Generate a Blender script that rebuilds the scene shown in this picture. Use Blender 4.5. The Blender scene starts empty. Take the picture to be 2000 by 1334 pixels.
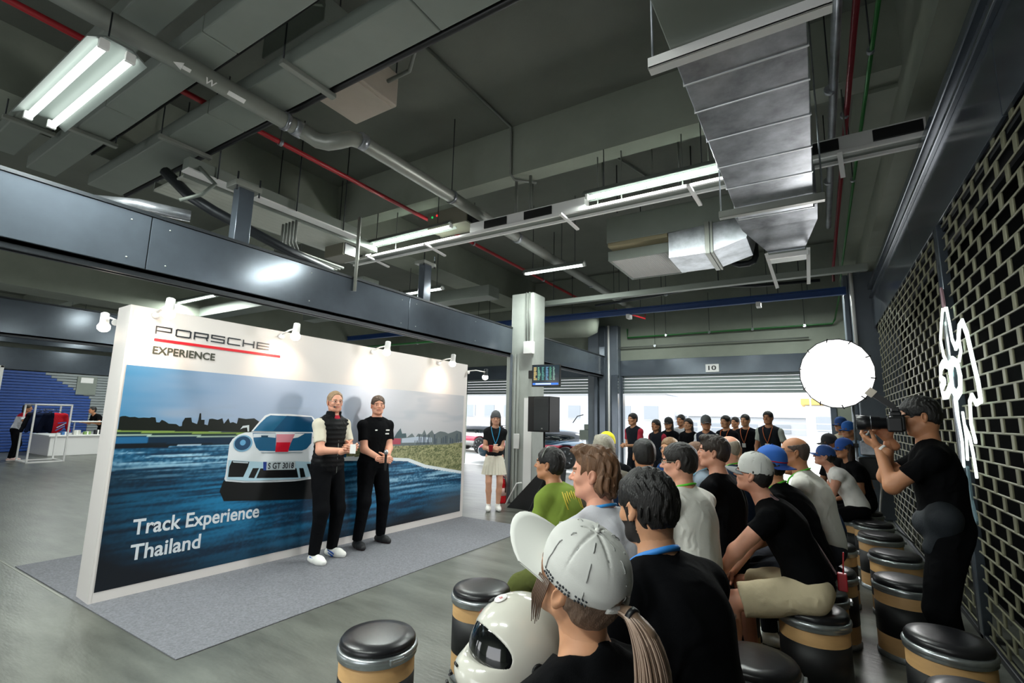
import bpy, bmesh, math, random
import numpy as np
import openvdb as vdb
from mathutils import Vector, Matrix, noise

S = bpy.context.scene
COL = S.collection
# ---------------------------------------------------------------- camera
cam_data = bpy.data.cameras.new('camera')
cam = bpy.data.objects.new('camera', cam_data)
COL.objects.link(cam)
cam_data.sensor_width = 36.0
cam_data.lens = 946.665 / 2000 * 36.0
cam_data.clip_start = 0.05
cam_data.clip_end = 400
_pitch, _roll, _yaw = .1533888, .0223167, -.5584785
_f = Vector((math.sin(_yaw) * math.cos(_pitch), math.cos(_yaw) * math.cos(_pitch), math.sin(_pitch)))
_r = Vector((math.cos(_yaw), -math.sin(_yaw), 0))
_u = _r.cross(_f)
_r2 = math.cos(_roll) * _r + math.sin(_roll) * _u
_u2 = -math.sin(_roll) * _r + math.cos(_roll) * _u
m = Matrix((( _r2.x, _u2.x, -_f.x, 0), (_r2.y, _u2.y, -_f.y, 0), (_r2.z, _u2.z, -_f.z, 1.6), (0, 0, 0, 1)))
cam.matrix_world = m
S.camera = cam
# ---------------------------------------------------------------- world, light, exposure
S.view_settings.view_transform = 'Standard'
S.view_settings.look = 'None'
S.view_settings.gamma = 1.0
S.view_settings.use_curve_mapping = False
S.view_settings.exposure = EXPOSURE = 0.45
W = bpy.data.worlds.new('world')
S.world = W
W.use_nodes = True
wn = W.node_tree.nodes
wl = W.node_tree.links
bg = wn['Background']
tc = wn.new('ShaderNodeTexCoord')
sep = wn.new('ShaderNodeSeparateXYZ')
ramp = wn.new('ShaderNodeValToRGB')
wl.new(tc.outputs['Generated'], sep.inputs[0])
wl.new(sep.outputs['Z'], ramp.inputs[0])
wl.new(ramp.outputs[0], bg.inputs[0])
ramp.color_ramp.elements[0].position = 0.0
ramp.color_ramp.elements[0].color = (0.96, 0.98, 1.0, 1)
ramp.color_ramp.elements[1].position = 1.0
ramp.color_ramp.elements[1].color = (0.80, 0.88, 1.0, 1)
bg.inputs[1].default_value = 2.6
sd = bpy.data.lights.new('sun', 'SUN')
sd.energy = 4.5
sd.angle = 0.2
sd.color = (1.0, 0.97, 0.92)
sun = bpy.data.objects.new('sun', sd)
COL.objects.link(sun)
sun.rotation_euler = (math.radians(-38), math.radians(12), 0)


def sr(h):
    h = h.lstrip('#')
    c = [int(h[i:i + 2], 16) / 255 for i in (0, 2, 4)]
    return tuple((x / 12.92 if x <= .04045 else ((x + .055) / 1.055) ** 2.4) for x in c) + (1,)


_mats = {}


def mat(name, col, rough=.6, metal=0., var=0., vscale=6., bump=0., bscale=60., emit=0., stretch=None, coat=0., sss=0., dirt=None, trans=0., spec=None):
    if name in _mats:
        return _mats[name]
    M = bpy.data.materials.new(name)
    M.use_nodes = True
    n, l = M.node_tree.nodes, M.node_tree.links
    b = n['Principled BSDF']
    c = sr(col) if isinstance(col, str) else tuple(col) + (1,)
    b.inputs['Base Color'].default_value = c
    b.inputs['Roughness'].default_value = rough
    b.inputs['Metallic'].default_value = metal
    if spec is not None:
        b.inputs['Specular IOR Level'].default_value = spec
    if coat:
        b.inputs['Coat Weight'].default_value = coat
        b.inputs['Coat Roughness'].default_value = .08
    if sss:
        b.inputs['Subsurface Weight'].default_value = sss
        b.inputs['Subsurface Radius'].default_value = (.012, .005, .003)
    if trans:
        b.inputs['Transmission Weight'].default_value = trans
    if emit:
        b.inputs['Emission Color'].default_value = c
        b.inputs['Emission Strength'].default_value = emit
    if var or bump:
        t = n.new('ShaderNodeTexCoord')
        mp = n.new('ShaderNodeMapping')
        l.new(t.outputs['Object'], mp.inputs[0])
        if stretch:
            mp.inputs['Scale'].default_value = stretch
    if var:
        nz = n.new('ShaderNodeTexNoise')
        nz.inputs['Scale'].default_value = vscale
        nz.inputs['Detail'].default_value = 6
        nz.inputs['Roughness'].default_value = .62
        l.new(mp.outputs[0], nz.inputs[0])
        r = n.new('ShaderNodeValToRGB')
        r.color_ramp.elements[0].position = .3
        r.color_ramp.elements[1].position = .7
        lo = [max(0, x * (1 - var)) for x in c[:3]]
        hi = [min(1, x * (1 + var)) for x in c[:3]]
        if dirt:
            lo = list(sr(dirt))[:3]
        r.color_ramp.elements[0].color = tuple(lo) + (1,)
        r.color_ramp.elements[1].color = tuple(hi) + (1,)
        l.new(nz.outputs[0], r.inputs[0])
        l.new(r.outputs[0], b.inputs['Base Color'])
    if bump:
        nb = n.new('ShaderNodeTexNoise')
        nb.inputs['Scale'].default_value = bscale
        nb.inputs['Detail'].default_value = 3
        l.new(mp.outputs[0], nb.inputs[0])
        bp = n.new('ShaderNodeBump')
        bp.inputs['Strength'].default_value = bump
        bp.inputs['Distance'].default_value = .01
        l.new(nb.outputs[0], bp.inputs['Height'])
        l.new(bp.outputs[0], b.inputs['Normal'])
    _mats[name] = M
    return M


def tag(o, label=None, cat=None, group=None, kind=None):
    if label: o['label'] = label
    if cat: o['category'] = cat
    if group: o['group'] = group
    if kind: o['kind'] = kind
    return o


def thing(name, label, cat, loc=(0, 0, 0), rz=0, group=None, kind=None):
    o = bpy.data.objects.new(name, None)
    o.empty_display_size = .1
    COL.objects.link(o)
    o.location = loc
    o.rotation_euler = (0, 0, rz)
    return tag(o, label, cat, group, kind)


def link_mesh(name, me, parent=None, loc=None):
    o = bpy.data.objects.new(name, me)
    COL.objects.link(o)
    if parent: o.parent = parent
    if loc is not None: o.location = loc
    return o


def dup(root, loc=None, rz=None, label=None, group=None):
    def cp(o, par):
        c = o.copy()
        COL.objects.link(c)
        c.parent = par
        for ch in kids(o):
            cp(ch, c)
        return c
    r = cp(root, None)
    if loc is not None: r.location = loc
    if rz is not None: r.rotation_euler = (0, 0, rz)
    if label: r['label'] = label
    if group: r['group'] = group
    return r


def kids(o):
    return list(o.children)


class MB:
    """collects shapes; build() links them as one mesh object"""

    def __init__(s):
        s.v = []
        s.f = []
        s.m = []
        s.sm = []

    def add(s, vs, fs, mi=0, smooth=False):
        k = len(s.v)
        s.v += [tuple(x) for x in vs]
        for f in fs:
            s.f.append(tuple(k + i for i in f))
            s.m.append(mi)
            s.sm.append(smooth)
        return s

    def box(s, x0, x1, y0, y1, z0, z1, mi=0):
        v = [(x, y, z) for x in (x0, x1) for y in (y0, y1) for z in (z0, z1)]
        return s.add(v, [(0, 1, 3, 2), (4, 6, 7, 5), (0, 4, 5, 1), (2, 3, 7, 6), (0, 2, 6, 4), (1, 5, 7, 3)], mi)

    def bbox(s, x0, x1, y0, y1, z0, z1, b=.01, mi=0):
        """box with bevelled edges"""
        bm = bmesh.new()
        bmesh.ops.create_cube(bm, size=1)
        bmesh.ops.scale(bm, vec=(x1 - x0, y1 - y0, z1 - z0), verts=bm.verts)
        bmesh.ops.translate(bm, vec=((x0 + x1) / 2, (y0 + y1) / 2, (z0 + z1) / 2), verts=bm.verts)
        bmesh.ops.bevel(bm, geom=bm.edges[:], offset=b, segments=2, affect='EDGES', profile=.5)
        vs = [tuple(v.co) for v in bm.verts]
        fs = [tuple(v.index for v in f.verts) for f in bm.faces]
        bm.free()
        return s.add(vs, fs, mi)

    def tube(s, pts, r, n=10, mi=0, caps=True, smooth=True, rs=None):
        pts = [Vector(p) for p in pts]
        vs = []
        up = None
        for i, p in enumerate(pts):
            a = pts[max(i - 1, 0)]
            b = pts[min(i + 1, len(pts) - 1)]
            t = (b - a).normalized()
            if up is None:
                up = t.orthogonal().normalized()
            up = (up - t * up.dot(t))
            if up.length < 1e-5: up = t.orthogonal()
            up.normalize()
            w = t.cross(up)
            rr = rs[i] if rs else r
            for k in range(n):
                an = 2 * math.pi * k / n
                vs.append(p + rr * (math.cos(an) * up + math.sin(an) * w))
        fs = []
        for i in range(len(pts) - 1):
            for k in range(n):
                fs.append((i * n + k, i * n + (k + 1) % n, (i + 1) * n + (k + 1) % n, (i + 1) * n + k))
        s.add(vs, fs, mi, smooth)
        if caps:
            e = (len(pts) - 1) * n
            k0 = len(s.v) - len(vs)
            s.f.append(tuple(k0 + k for k in reversed(range(n)))); s.m.append(mi); s.sm.append(False)
            s.f.append(tuple(k0 + e + k for k in range(n))); s.m.append(mi); s.sm.append(False)
        return s

    def beam(s, p0, p1, w, h, mi=0, up=(0, 0, 1)):
        p0, p1 = Vector(p0), Vector(p1)
        t = (p1 - p0).normalized()
        up = Vector(up)
        sd_ = t.cross(up)
        if sd_.length < 1e-4: sd_ = t.orthogonal()
        sd_.normalize()
        u2 = sd_.cross(t)
        v = []
        for p in (p0, p1):
            for a, b in ((-1, -1), (1, -1), (1, 1), (-1, 1)):
                v.append(p + sd_ * a * w / 2 + u2 * b * h / 2)
        return s.add(v, [(0, 3, 2, 1), (4, 5, 6, 7), (0, 1, 5, 4), (1, 2, 6, 5), (2, 3, 7, 6), (3, 0, 4, 7)], mi)

    def lathe(s, prof, c=(0, 0, 0), n=32, mi=0, smooth=True, axis=None, mis=None):
        c = Vector(c)
        vs = []
        for r, z in prof:
            for k in range(n):
                a = 2 * math.pi * k / n
                vs.append(Vector((r * math.cos(a), r * math.sin(a), z)))
        if axis is not None:
            q = Vector((0, 0, 1)).rotation_difference(Vector(axis))
            vs = [q @ v for v in vs]
        vs = [v + c for v in vs]
        for i in range(len(prof) - 1):
            fs = [(i * n + k, i * n + (k + 1) % n, (i + 1) * n + (k + 1) % n, (i + 1) * n + k) for k in range(n)]
            if i == 0:
                s.add(vs, fs, mis[i] if mis else mi, smooth)
                k0 = len(s.v) - len(vs)
            else:
                for f in fs:
                    s.f.append(tuple(k0 + j for j in f)); s.m.append(mis[i] if mis else mi); s.sm.append(smooth)
        for i, rev in ((0, True), (len(prof) - 1, False)):
            if prof[i][0] > 1e-4:
                ids = [k0 + i * n + k for k in range(n)]
                if rev: ids.reverse()
                s.f.append(tuple(ids)); s.m.append(mis[min(i, len(mis) - 1)] if mis else mi); s.sm.append(False)
        return s

    def prism(s, poly, fn, d0, d1, mi=0):
        """poly: 2D outline; fn(u,v,d)->3D; extruded from depth d0 to d1"""
        n = len(poly)
        v = [fn(a, b, d0) for a, b in poly] + [fn(a, b, d1) for a, b in poly]
        f = [tuple(range(n - 1, -1, -1)), tuple(range(n, 2 * n))] + [(i, (i + 1) % n, n + (i + 1) % n, n + i) for i in range(n)]
        return s.add(v, f, mi)

    def mesh(s, name, mats):
        me = bpy.data.meshes.new(name)
        me.from_pydata([tuple(v) for v in s.v], [], s.f)
        for q in (mats if isinstance(mats, (list, tuple)) else [mats]):
            me.materials.append(q)
        me.polygons.foreach_set('material_index', s.m)
        me.polygons.foreach_set('use_smooth', s.sm)
        me.update()
        return me

    def build(s, name, mats, parent=None, **kw):
        """vertices are in the parent's local frame, or world when there is none"""
        o = link_mesh(name, s.mesh(name, mats), parent)
        if kw: tag(o, **kw)
        return o

    def buildw(s, name, mats, parent, **kw):
        """vertices given in world coordinates, parent's frame removed"""
        mw = Matrix.Translation(parent.location) @ Matrix.Rotation(parent.rotation_euler[2], 4, 'Z')
        inv = mw.inverted()
        s.v = [tuple(inv @ Vector(v)) for v in s.v]
        return s.build(name, mats, parent, **kw)


def text_mesh(name, body, size, width, mt, parent, fn, bold=.0, xs=1.0, depth=.003, space=1.0, shear=0.):
    """real lettering: a text curve turned to mesh, mapped by fn(u,v,d)"""
    cu = bpy.data.curves.new(name, 'FONT')
    cu.body = body
    cu.size = 1.0
    cu.offset = bold
    cu.space_character = space
    cu.extrude = 0
    cu.resolution_u = 4
    to = bpy.data.objects.new(name, cu)
    COL.objects.link(to)
    bpy.context.view_layer.update()
    me = bpy.data.meshes.new_from_object(to.evaluated_get(bpy.context.evaluated_depsgraph_get()))
    bpy.data.objects.remove(to)
    co = np.array([v.co[:] for v in me.vertices])
    mn, mx = co.min(0), co.max(0)
    # scale to cap height = size, total width = width
    cap = .70
    fs = []
    nv = len(co)
    sx = width / (mx[0] - mn[0])
    sy = size / cap
    uv = [((x - mn[0]) * sx, y * sy) for x, y, z in co]
    vs = [fn(a, b, depth) for a, b in uv]
    for p in me.polygons:
        fs.append(tuple(p.vertices))
    mb = MB()
    mb.add(vs, fs)
    bpy.data.meshes.remove(me)
    if parent is None:
        return mb
    return mb.build(name, mt, parent)
# ================================================================ materials
M_floor = mat('floor_concrete', '5e605a', rough=.36, var=.36, vscale=2.2, bump=.18, bscale=22, stretch=(.6, 2.2, 1))
M_slab = mat('slab_paint', '676b63', rough=.8, var=.10, vscale=1.5, bump=.1, bscale=40)
M_beam = mat('beam_paint', '868c80', rough=.75, var=.08, vscale=2, bump=.08, bscale=40)
M_steel = mat('blue_grey_steel', '565e67', rough=.17, metal=.40, var=.10, vscale=3, bump=.03, bscale=20)
M_steel_d = mat('dark_steel', '2c3034', rough=.4, metal=.4)
M_col = mat('column_paint', 'a3a8a2', rough=.5, var=.06)
M_colg = mat('column_grey', '5f6770', rough=.4, var=.06)
M_duct = mat('duct_grey', '7f867f', rough=.5, metal=.2, var=.06, vscale=2)
M_galv = mat('galvanised_sheet', 'a4a8ae', rough=.30, metal=.75, var=.48, vscale=3.4, bump=.08, bscale=9)
M_white = mat('white_paint', 'e9e8e6', rough=.5)
M_black = mat('black_plastic', '0f1012', rough=.45)
M_dark = mat('dark_void', '101214', rough=.8)
M_pipe = mat('pipe_grey', '8d9089', rough=.4, metal=.3, var=.06)
M_red = mat('red_paint', '9c1620', rough=.4)
M_green = mat('green_paint', '24682f', rough=.4)
M_blue = mat('blue_beam_paint', '1d3f78', rough=.4)
M_tube = mat('lamp_tube', 'f4fff8', rough=.5, emit=4)
M_rod = mat('grille_metal', '77765f', rough=.5, metal=.3, var=.15, vscale=8)
M_shut = mat('shutter_slat', '7b8584', rough=.4, metal=.4)
M_cond = mat('conduit_grey', '6d716b', rough=.5)

# ================================================================ the setting
mb = MB(); mb.box(-24, 1.6, -4.5, 13.4, -.2, 0)
floor = mb.build('floor', M_floor, kind='structure')
mb = MB()
mb.box(-24, 1.6, -4.5, 5.12, -.001, .0005)
M_joint = mat('floor_joint', '8f8f88', rough=.6)
mb = MB(); mb.box(-23.9, -5.5, 1.735, 1.75, 0, .0015)
mb.build('floor_joint', M_joint, floor)
mb = MB(); mb.box(-24, 1.6, -4.6, 13.6, 5.5, 5.8)
ceiling = mb.build('ceiling', M_slab, kind='structure')


def trim(n, label, boxes, mt, bev=0):
    mb = MB()
    for b in boxes:
        (mb.bbox(*b, bev) if bev else mb.box(*b))
    return mb.build('trim_%d' % n, mt, kind='structure', label=label)


trim(1, 'deep concrete cross beam below the ceiling slab', [(-6.85, 1.3, 5.13, 5.40, 4.79, 5.5), (-24, -7.6, 5.13, 5.40, 4.79, 5.5)], M_beam)
trim(2, 'concrete cross beam near the open doors', [(-24, 1.3, 12.2, 12.6, 4.88, 5.5)], M_beam)
trim(3, 'long concrete beam above the left of the steel header', [(-7.6, -6.85, -4.5, 13.2, 4.78, 5.5)], M_beam)
trim(4, 'long concrete beam between the far left bays', [(-14.2, -13.3, -4.5, 13.2, 3.95, 5.5)], M_beam)
trim(5, 'concrete edge beam above the right grille header', [(.85, 1.35, -4.5, 13.2, 4.35, 5.5)], M_beam)
trim(6, 'cross beam at the near end of the garage', [(-24, 1.3, -2.2, -1.7, 4.8, 5.5)], M_beam)
trim(7, 'narrow longitudinal rib above the right pipes', [(.62, .85, 5.4, 13.2, 4.75, 5.5)], M_beam)


def header(n, label, x0, x1, y0, y1, z0, z1, step=3.3):
    """a steel box header clad in sheets: every sheet is a piece"""
    mb = MB()
    mb.box(x0 + .01, x1 - .01, y0, y1, z0 + .01, z1 - .03)
    mb.box(x0 - .02, x1 + .02, y0, y1, z1 - .03, z1)
    o = mb.build('trim_%d' % n, M_steel_d, kind='structure', label=label)
    y = y0
    while y < y1 - .01:
        ye = min(y + step, y1)
        p = MB(); p.bbox(x1 - .012, x1 + .012, y + .004, ye - .004, z0, z1 - .035, .003); p.build('header_sheet', M_steel, o)
        p = MB(); p.bbox(x0 - .012, x0 + .012, y + .004, ye - .004, z0, z1 - .035, .003); p.build('header_sheet', M_steel, o)
        for zz in (z0 + .07, z1 - .11):
            for k in range(7):
                yy = y + .15 + k * (step - .3) / 6
                if yy < ye:
                    q = MB(); q.lathe([(.008, 0), (.006, .004), (0, .005)], (x1 + .012, yy, zz), 6, axis=(1, 0, 0)); 
                    if n in (8,) and k % 3 == 0: q.build('rivet', M_col, o)
        y = ye
    g = MB(); g.box(x0 + .02, x1 - .02, y0, y1, z0 - .03, z0 + .01)
    g.box(x0 + .02, x0 + .05, y0, y1, z0 - .07, z0); g.box(x1 - .05, x1 - .02, y0, y1, z0 - .07, z0)
    g.build('door_track', M_steel_d, o)
    return o


header(8, 'long blue grey steel door header above the display wall', -5.14, -4.99, -1.5, 7.98, 2.82, 3.34)
header(9, 'blue grey steel door header beyond the middle column', -5.14, -4.99, 8.45, 12.9, 2.80, 3.34)
header(10, 'blue grey steel door header in the far left bay', -13.5, -13.35, -1.5, 12.9, 3.0, 3.7)
header(11, 'tall steel header above the right roller grille', .99, 1.2, -2.5, 10.62, 3.3, 4.05, 3.0)
mb = MB(); mb.bbox(.93, .99, -2.5, 10.6, 4.0, 4.09, .01); mb.bbox(.94, .985, -2.5, 10.6, 3.84, 3.88, .01)
mb.build('trim_12', M_steel, kind='structure', label='steel lip along the top of the right header')

# middle column with grooves, and the others
c = thing('column', 'pale grey painted column in the middle carrying the monitor', 'column', (-4.77, 8.2, 0), kind='structure')
mb = MB()
mb.bbox(-.24, .26, -.22, .25, 0, 4.0, .02)
mb.build('shaft', M_col, c)
for x in (-.235, -.14, -.075):
    mb = MB(); mb.bbox(x, x + .045, -.245, -.215, 0, 2.80, .004); mb.build('guide_rail', M_colg if x < -.2 else M_col, c)
mb = MB(); mb.bbox(-.34, -.24, -.2, .2, 0, 2.8, .01); mb.build('door_jamb', M_col, c)
mb = MB(); mb.bbox(-.115, .005, -.255, -.225, 1.0, 1.28, .01); mb.build('switch_box', M_white, c)
mb = MB(); mb.bbox(.09, .255, -.235, -.215, 0, 1.95, .004); mb.build('white_panel', M_white, c)
mb = MB(); mb.bbox(.1, .3, -.32, -.22, 2.78, 3.02, .01); mb.build('junction_box', M_white, c)
mb = MB(); mb.tube([(.18, -.24, 3.02), (.18, -.24, 4.0)], .018); mb.tube([(.12, -.24, 3.02), (.11, -.24, 4.0)], .012); mb.build('conduit', M_cond, c)

c = thing('column', 'grey column at the corner left of the numbered door', 'column', (-5.05, 13.1, 0), kind='structure')
mb = MB(); mb.bbox(-.45, .45, -.15, .35, 0, 4.2, .02); mb.build('shaft', M_colg, c)
mb = MB(); mb.bbox(-.22, -.12, -.25, -.15, 0, 2.8, .01); mb.build('guide_rail', M_steel, c)
mb = MB(); mb.bbox(-.08, .1, -.22, -.15, 0, 4.2, .01); mb.build('guide_rail', M_steel, c)
mb = MB(); mb.bbox(.28, .46, -.22, -.1, 0, 2.8, .01); mb.build('door_jamb', M_steel, c)
mb = MB(); mb.tube([(.2, -.2, 0), (.2, -.2, 4.2)], .03); mb.build('downpipe', M_white, c)

c = thing('column', 'dark grey column at the far end of the right grille', 'column', (1.0, 11.1, 0), kind='structure')
mb = MB(); mb.bbox(-.33, .4, -.45, .4, 0, 4.4, .02); mb.build('shaft', M_colg, c)
mb = MB(); mb.bbox(-.42, -.33, -.2, .3, 0, 4.4, .02); mb.build('pilaster', M_colg, c)
mb = MB(); mb.tube([(-.30, -.5, 2.95), (-.30, -.5, 4.4)], .03); mb.build('downpipe', M_white, c)

# back wall with openings
zs0, zd = 2.3, 2.78
ops = [(-4.6, .34), (-10.2, -5.42), (-15.6, -10.8), (-21.2, -16.4)]
mb = MB()
edges = [(-24, -21.2), (-16.4, -15.6), (-10.8, -10.2), (-5.42, -4.6), (.34, 1.5)]
for a, b in edges: mb.box(a, b, 13.2, 13.5, 0, 5.5)
for a, b in ops: mb.box(a, b, 13.2, 13.5, 3.2, 5.5)
mb.build('wall_back', M_beam, kind='structure')
for i, (a, b) in enumerate(ops):
    d = thing('door_%d' % (i + 1), 'open roller shutter door in the back wall', 'door', ((a + b) / 2, 13.2, 0), kind='structure')
    d['label'] = ['open roller shutter door number 10 with people gathered before it', 'open roller shutter door seen behind the speaker', 'open roller door behind the display wall', 'open roller door in the far left bay'][i]
    del d['category']
    mb = MB(); mb.bbox(a - d.location.x, b - d.location.x, -.06, .1, zd, 3.22, .01); mb.build('door_header', M_steel, d)
    for k in range(6):
        z = zs0 + k * .085
        s_ = MB(); s_.bbox(a - d.location.x, b - d.location.x, .06 if k % 2 else .055, .09, z, z + .079, .006)
        s_.build('slat', M_shut, d)
    for x in (a, b):
        s_ = MB(); s_.bbox(x - d.location.x - .06, x - d.location.x + .06, -.04, .12, 0, zd, .008); s_.build('guide_rail', M_steel, d)
# number plate on the header
npl = thing('number_plate', 'small white plate with the number 10 above the open door', 'sign', (-2.17, 13.12, 2.93))
mb = MB(); mb.bbox(-.16, .16, -.015, .015, -.10, .10, .004); mb.build('plate', M_white, npl)
text_mesh('digits', '10', .11, .19, M_black, npl, lambda a, b, d: (a - .095, -.016 - d, b - .05), bold=.02)

# outer walls
mb = MB(); mb.box(1.6, 1.8, -4.6, 13.5, 0, 5.5); mb.build('wall_right', M_dark, kind='structure')
mb = MB(); mb.box(-24.2, -24, -4.6, 13.5, 0, 5.5); mb.build('wall_left', M_beam, kind='structure')
mb = MB()
for a, b in ((-24, -19.5), (-15.5, -12.5), (-8.5, -5.4), (-4.6, -3.9), (.2, 1.6)): mb.box(a, b, -4.7, -4.5, 0, 5.5)
for a, b in ((-19.5, -15.5), (-12.5, -8.5), (-3.9, .2)): mb.box(a, b, -4.7, -4.5, 2.6, 5.5)
mb.box(-5.4, -4.6, -4.7, -4.5, 0, 5.5)
mb.build('wall_front', M_beam, kind='structure')

# right roller grille: rods and links
gr = thing('door_5', 'closed see-through roller grille of rods and links', 'door', (1.0, 5.3, 0), kind='structure')
del gr['category']
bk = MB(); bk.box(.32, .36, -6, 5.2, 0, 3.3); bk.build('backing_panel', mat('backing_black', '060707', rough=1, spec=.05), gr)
rods = []
for (ya, yb) in ((-3.6, -.09), (.09, 5.0)):
    me = None
    for k in range(33):
        z = .06 + k * .1
        if me is None:
            t = MB(); t.tube([(0, ya, 0), (0, yb, 0)], .008, 6); me = t.mesh('rod', M_rod)
        o = link_mesh('rod', me, gr, (0, 0, z))
t = MB(); t.bbox(-.006, .006, -.028, .028, -.056, .056, .004)
lm = t.mesh('link', M_rod)
links = []
for k in range(33):
    z = .11 + k * .1
    y = -3.5 + (.165 if k % 2 else 0)
    while y < 5.0:
        if abs(y) > .12: links.append((y, z))
        y += .33
near = sorted(links, key=lambda q: abs(q[0] + .6) if q[0] > -2.0 else 99)[:300]
ns = set(near)
for y, z in near: link_mesh('link', lm, gr, (0, y, z))
t = MB()
for y, z in links:
    if (y, z) not in ns: t.box(-.005, .005, y - .028, y + .028, z - .055, z + .055)
t.build('link_field', M_rod, gr, kind='stuff')
t = MB(); t.bbox(-.03, .03, -.05, .05, 0, 3.3, .006); t.build('centre_post', M_steel, gr)
t = MB(); t.bbox(-.03, .03, .06, .1, 0, 3.3, .006); t.build('guide_rail', M_steel_d, gr)
t = MB(); t.bbox(-.03, .03, -3.7, 5.1, 0, .05, .01); t.build('bottom_bar', M_steel_d, gr)

# ================================================================ outside
M_out = mat('outside_concrete', 'b9b9b4', rough=.8, var=.06, vscale=.8)
mb = MB(); mb.box(-60, 30, 13.5, 120, -.25, -.02)
mb.build('ground', M_out, kind='structure')
mb = MB(); mb.box(-60, 30, 23.0, 23.3, -.02, 1.05)
mb.build('pit_wall', M_white, kind='structure', label='low white pit wall outside the open doors')
# ================================================================ services under the ceiling
def run(name, label, cat, pts, r, mt, group=None, n=10, hang=None, clamps=True):
    """a pipe with clamps and drop rods"""
    t = thing(name, label, cat, pts[0], group=group)
    mb = MB(); mb.tube(pts, r, n); mb.buildw('pipe', mt, t)
    if hang:
        for p in hang:
            h = MB(); h.tube([(p[0], p[1], p[2] + r), (p[0], p[1], p[3] if len(p) > 3 else 5.5)], .006, 6); h.buildw('drop_rod', M_steel_d, t)
            h = MB(); h.tube([(p[0] - .001, p[1] - .02, p[2]), (p[0], p[1] + .02, p[2])], r + .012, n); h.buildw('clamp', M_galv, t)
    return t


def bend(p, q, r_, k=5):
    return [p, q]


wp = run('water_pipe', 'thick grey water pipe with an offset elbow and arrow marking', 'pipe',
         [(-4.24, -4.4, 4.4), (-4.23, 2.62, 4.4), (-4.20, 2.72, 4.38), (-4.14, 2.80, 4.33), (-4.05, 2.86, 4.31), (-3.95, 2.92, 4.33), (-3.88, 3.0, 4.38), (-3.86, 3.12, 4.4), (-3.82, 11.8, 4.4)], .078, M_pipe, n=16,
         hang=[(-4.23, 2.5, 4.4), (-3.85, 4.6, 4.4), (-3.83, 7.8, 4.4), (-3.82, 10.9, 4.4)])
for (y0, y1) in ((2.58, 2.68), (3.08, 3.16), (6.2, 6.28), (9.2, 9.28)):
    x = -4.23 if y0 < 2.8 else -3.85
    q = MB(); q.tube([(x, y0, 4.4), (x, y1, 4.4)], .086, 16); q.buildw('coupling', M_galv, wp)
# painted marking on the pipe: arrow, W, bar, lying on the curved underside
def onpipe(a, b, d):
    an = b / .08
    return (-4.232 + (.08 + d) * math.cos(-.9 + an), 1.50 + a, 4.4 + (.08 + d) * math.sin(-.9 + an))
for nm, poly in (('arrow_mark', [(0, .0), (.07, .035), (.07, .015), (.13, .015), (.13, -.015), (.07, -.015), (.07, -.035)]), ('bar_mark', [(.43, .02), (.58, .02), (.58, -.02), (.43, -.02)])):
    q = MB(); q.prism(poly, onpipe, .0, .003); q.buildw(nm, M_white, wp)
q = text_mesh('letter_mark', 'W', .05, .09, M_white, None, lambda a, b, d: onpipe(.24 + a, b - .025, .003), bold=.02); q.buildw('letter_mark', M_white, wp)

run('sprinkler_pipe', 'thin red sprinkler pipe running the length of the garage', 'pipe', [(-5.13, -4.4, 4.71), (-5.13, 11.4, 4.71)], .03, M_red, hang=[(-5.13, 3.0, 4.71), (-5.13, 6.8, 4.71), (-5.13, 9.5, 4.71)])
for yy, z1 in ((9.9, 4.85),):
    pass
run('sprinkler_pipe', 'short red sprinkler pipe ending beyond the blue beam', 'pipe', [(-4.1, 11.4, 4.3), (-3.5, 11.9, 4.1), (-3.5, 11.9, 4.3)], .022, M_red)
run('conduit', 'slim conduit fixed to the ceiling slab and down the cross beam', 'pipe', [(-3.29, 3.1, 5.47), (-3.27, 5.08, 5.47), (-3.27, 5.10, 5.4), (-3.27, 5.10, 4.80), (-3.27, 5.2, 4.76), (-3.05, 5.42, 4.76)], .016, M_cond)
run('conduit', 'slim conduit on the ceiling slab beyond the cross beam', 'pipe', [(-2.6, 5.42, 5.47), (-2.2, 6.9, 5.47), (-1.9, 8.0, 5.47)], .014, M_cond)
run('conduit', 'pair of looped conduits beside the cream ceiling box', 'pipe', [(-3.2, 2.2, 5.4), (-3.0, 2.6, 5.2), (-2.98, 2.95, 5.0), (-3.2, 3.1, 4.95), (-3.5, 3.1, 4.95)], .02, M_cond)

# three long trunking ducts under the near ceiling
def trunk(label, y0, y1, x0, x1, z0, h, brackets, steps=()):
    t = thing('ceiling_duct', label, 'duct', ((x0 + x1) / 2, (y0 + y1) / 2, z0), group=None)
    xs = [x0] + list(steps) + [x1]
    for a, b in zip(xs[:-1], xs[1:]):
        q = MB(); q.bbox(a + .004, b - .004, y0, y1, z0, z0 + h, .012); q.buildw('duct_section', M_duct, t)
    for x in brackets:
        q = MB(); q.bbox(x - .03, x + .03, y0 - .08, y1 + .08, z0 - .045, z0 - .002, .005); q.buildw('bracket', M_pipe, t)
        for yy in (y0 - .06, y1 + .06):
            q = MB(); q.tube([(x, yy, z0 - .02), (x, yy, 5.5)], .007, 6); q.buildw('drop_rod', M_steel_d, t)
    return t


trunk('long grey trunking duct nearest the cream ceiling box', 2.116, 2.49, -8.0, 1.0, 4.5, .16, (-5.77, -3.6), (-4.94, -2.26))
trunk('middle grey trunking duct crossing under the water pipe', 1.547, 1.826, -8.1, -1.3, 4.5, .16, (-6.44,), (-5.7, -3.87))
trunk('dark trunking duct behind the twin tube lamp', 1.18, 1.435, -8.1, -2.1, 4.6, .15, (-7.0,), (-5.25,))
for k, (x, y) in enumerate(((-6.9, 1.85), (-6.5, 1.82))):
    pass
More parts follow.
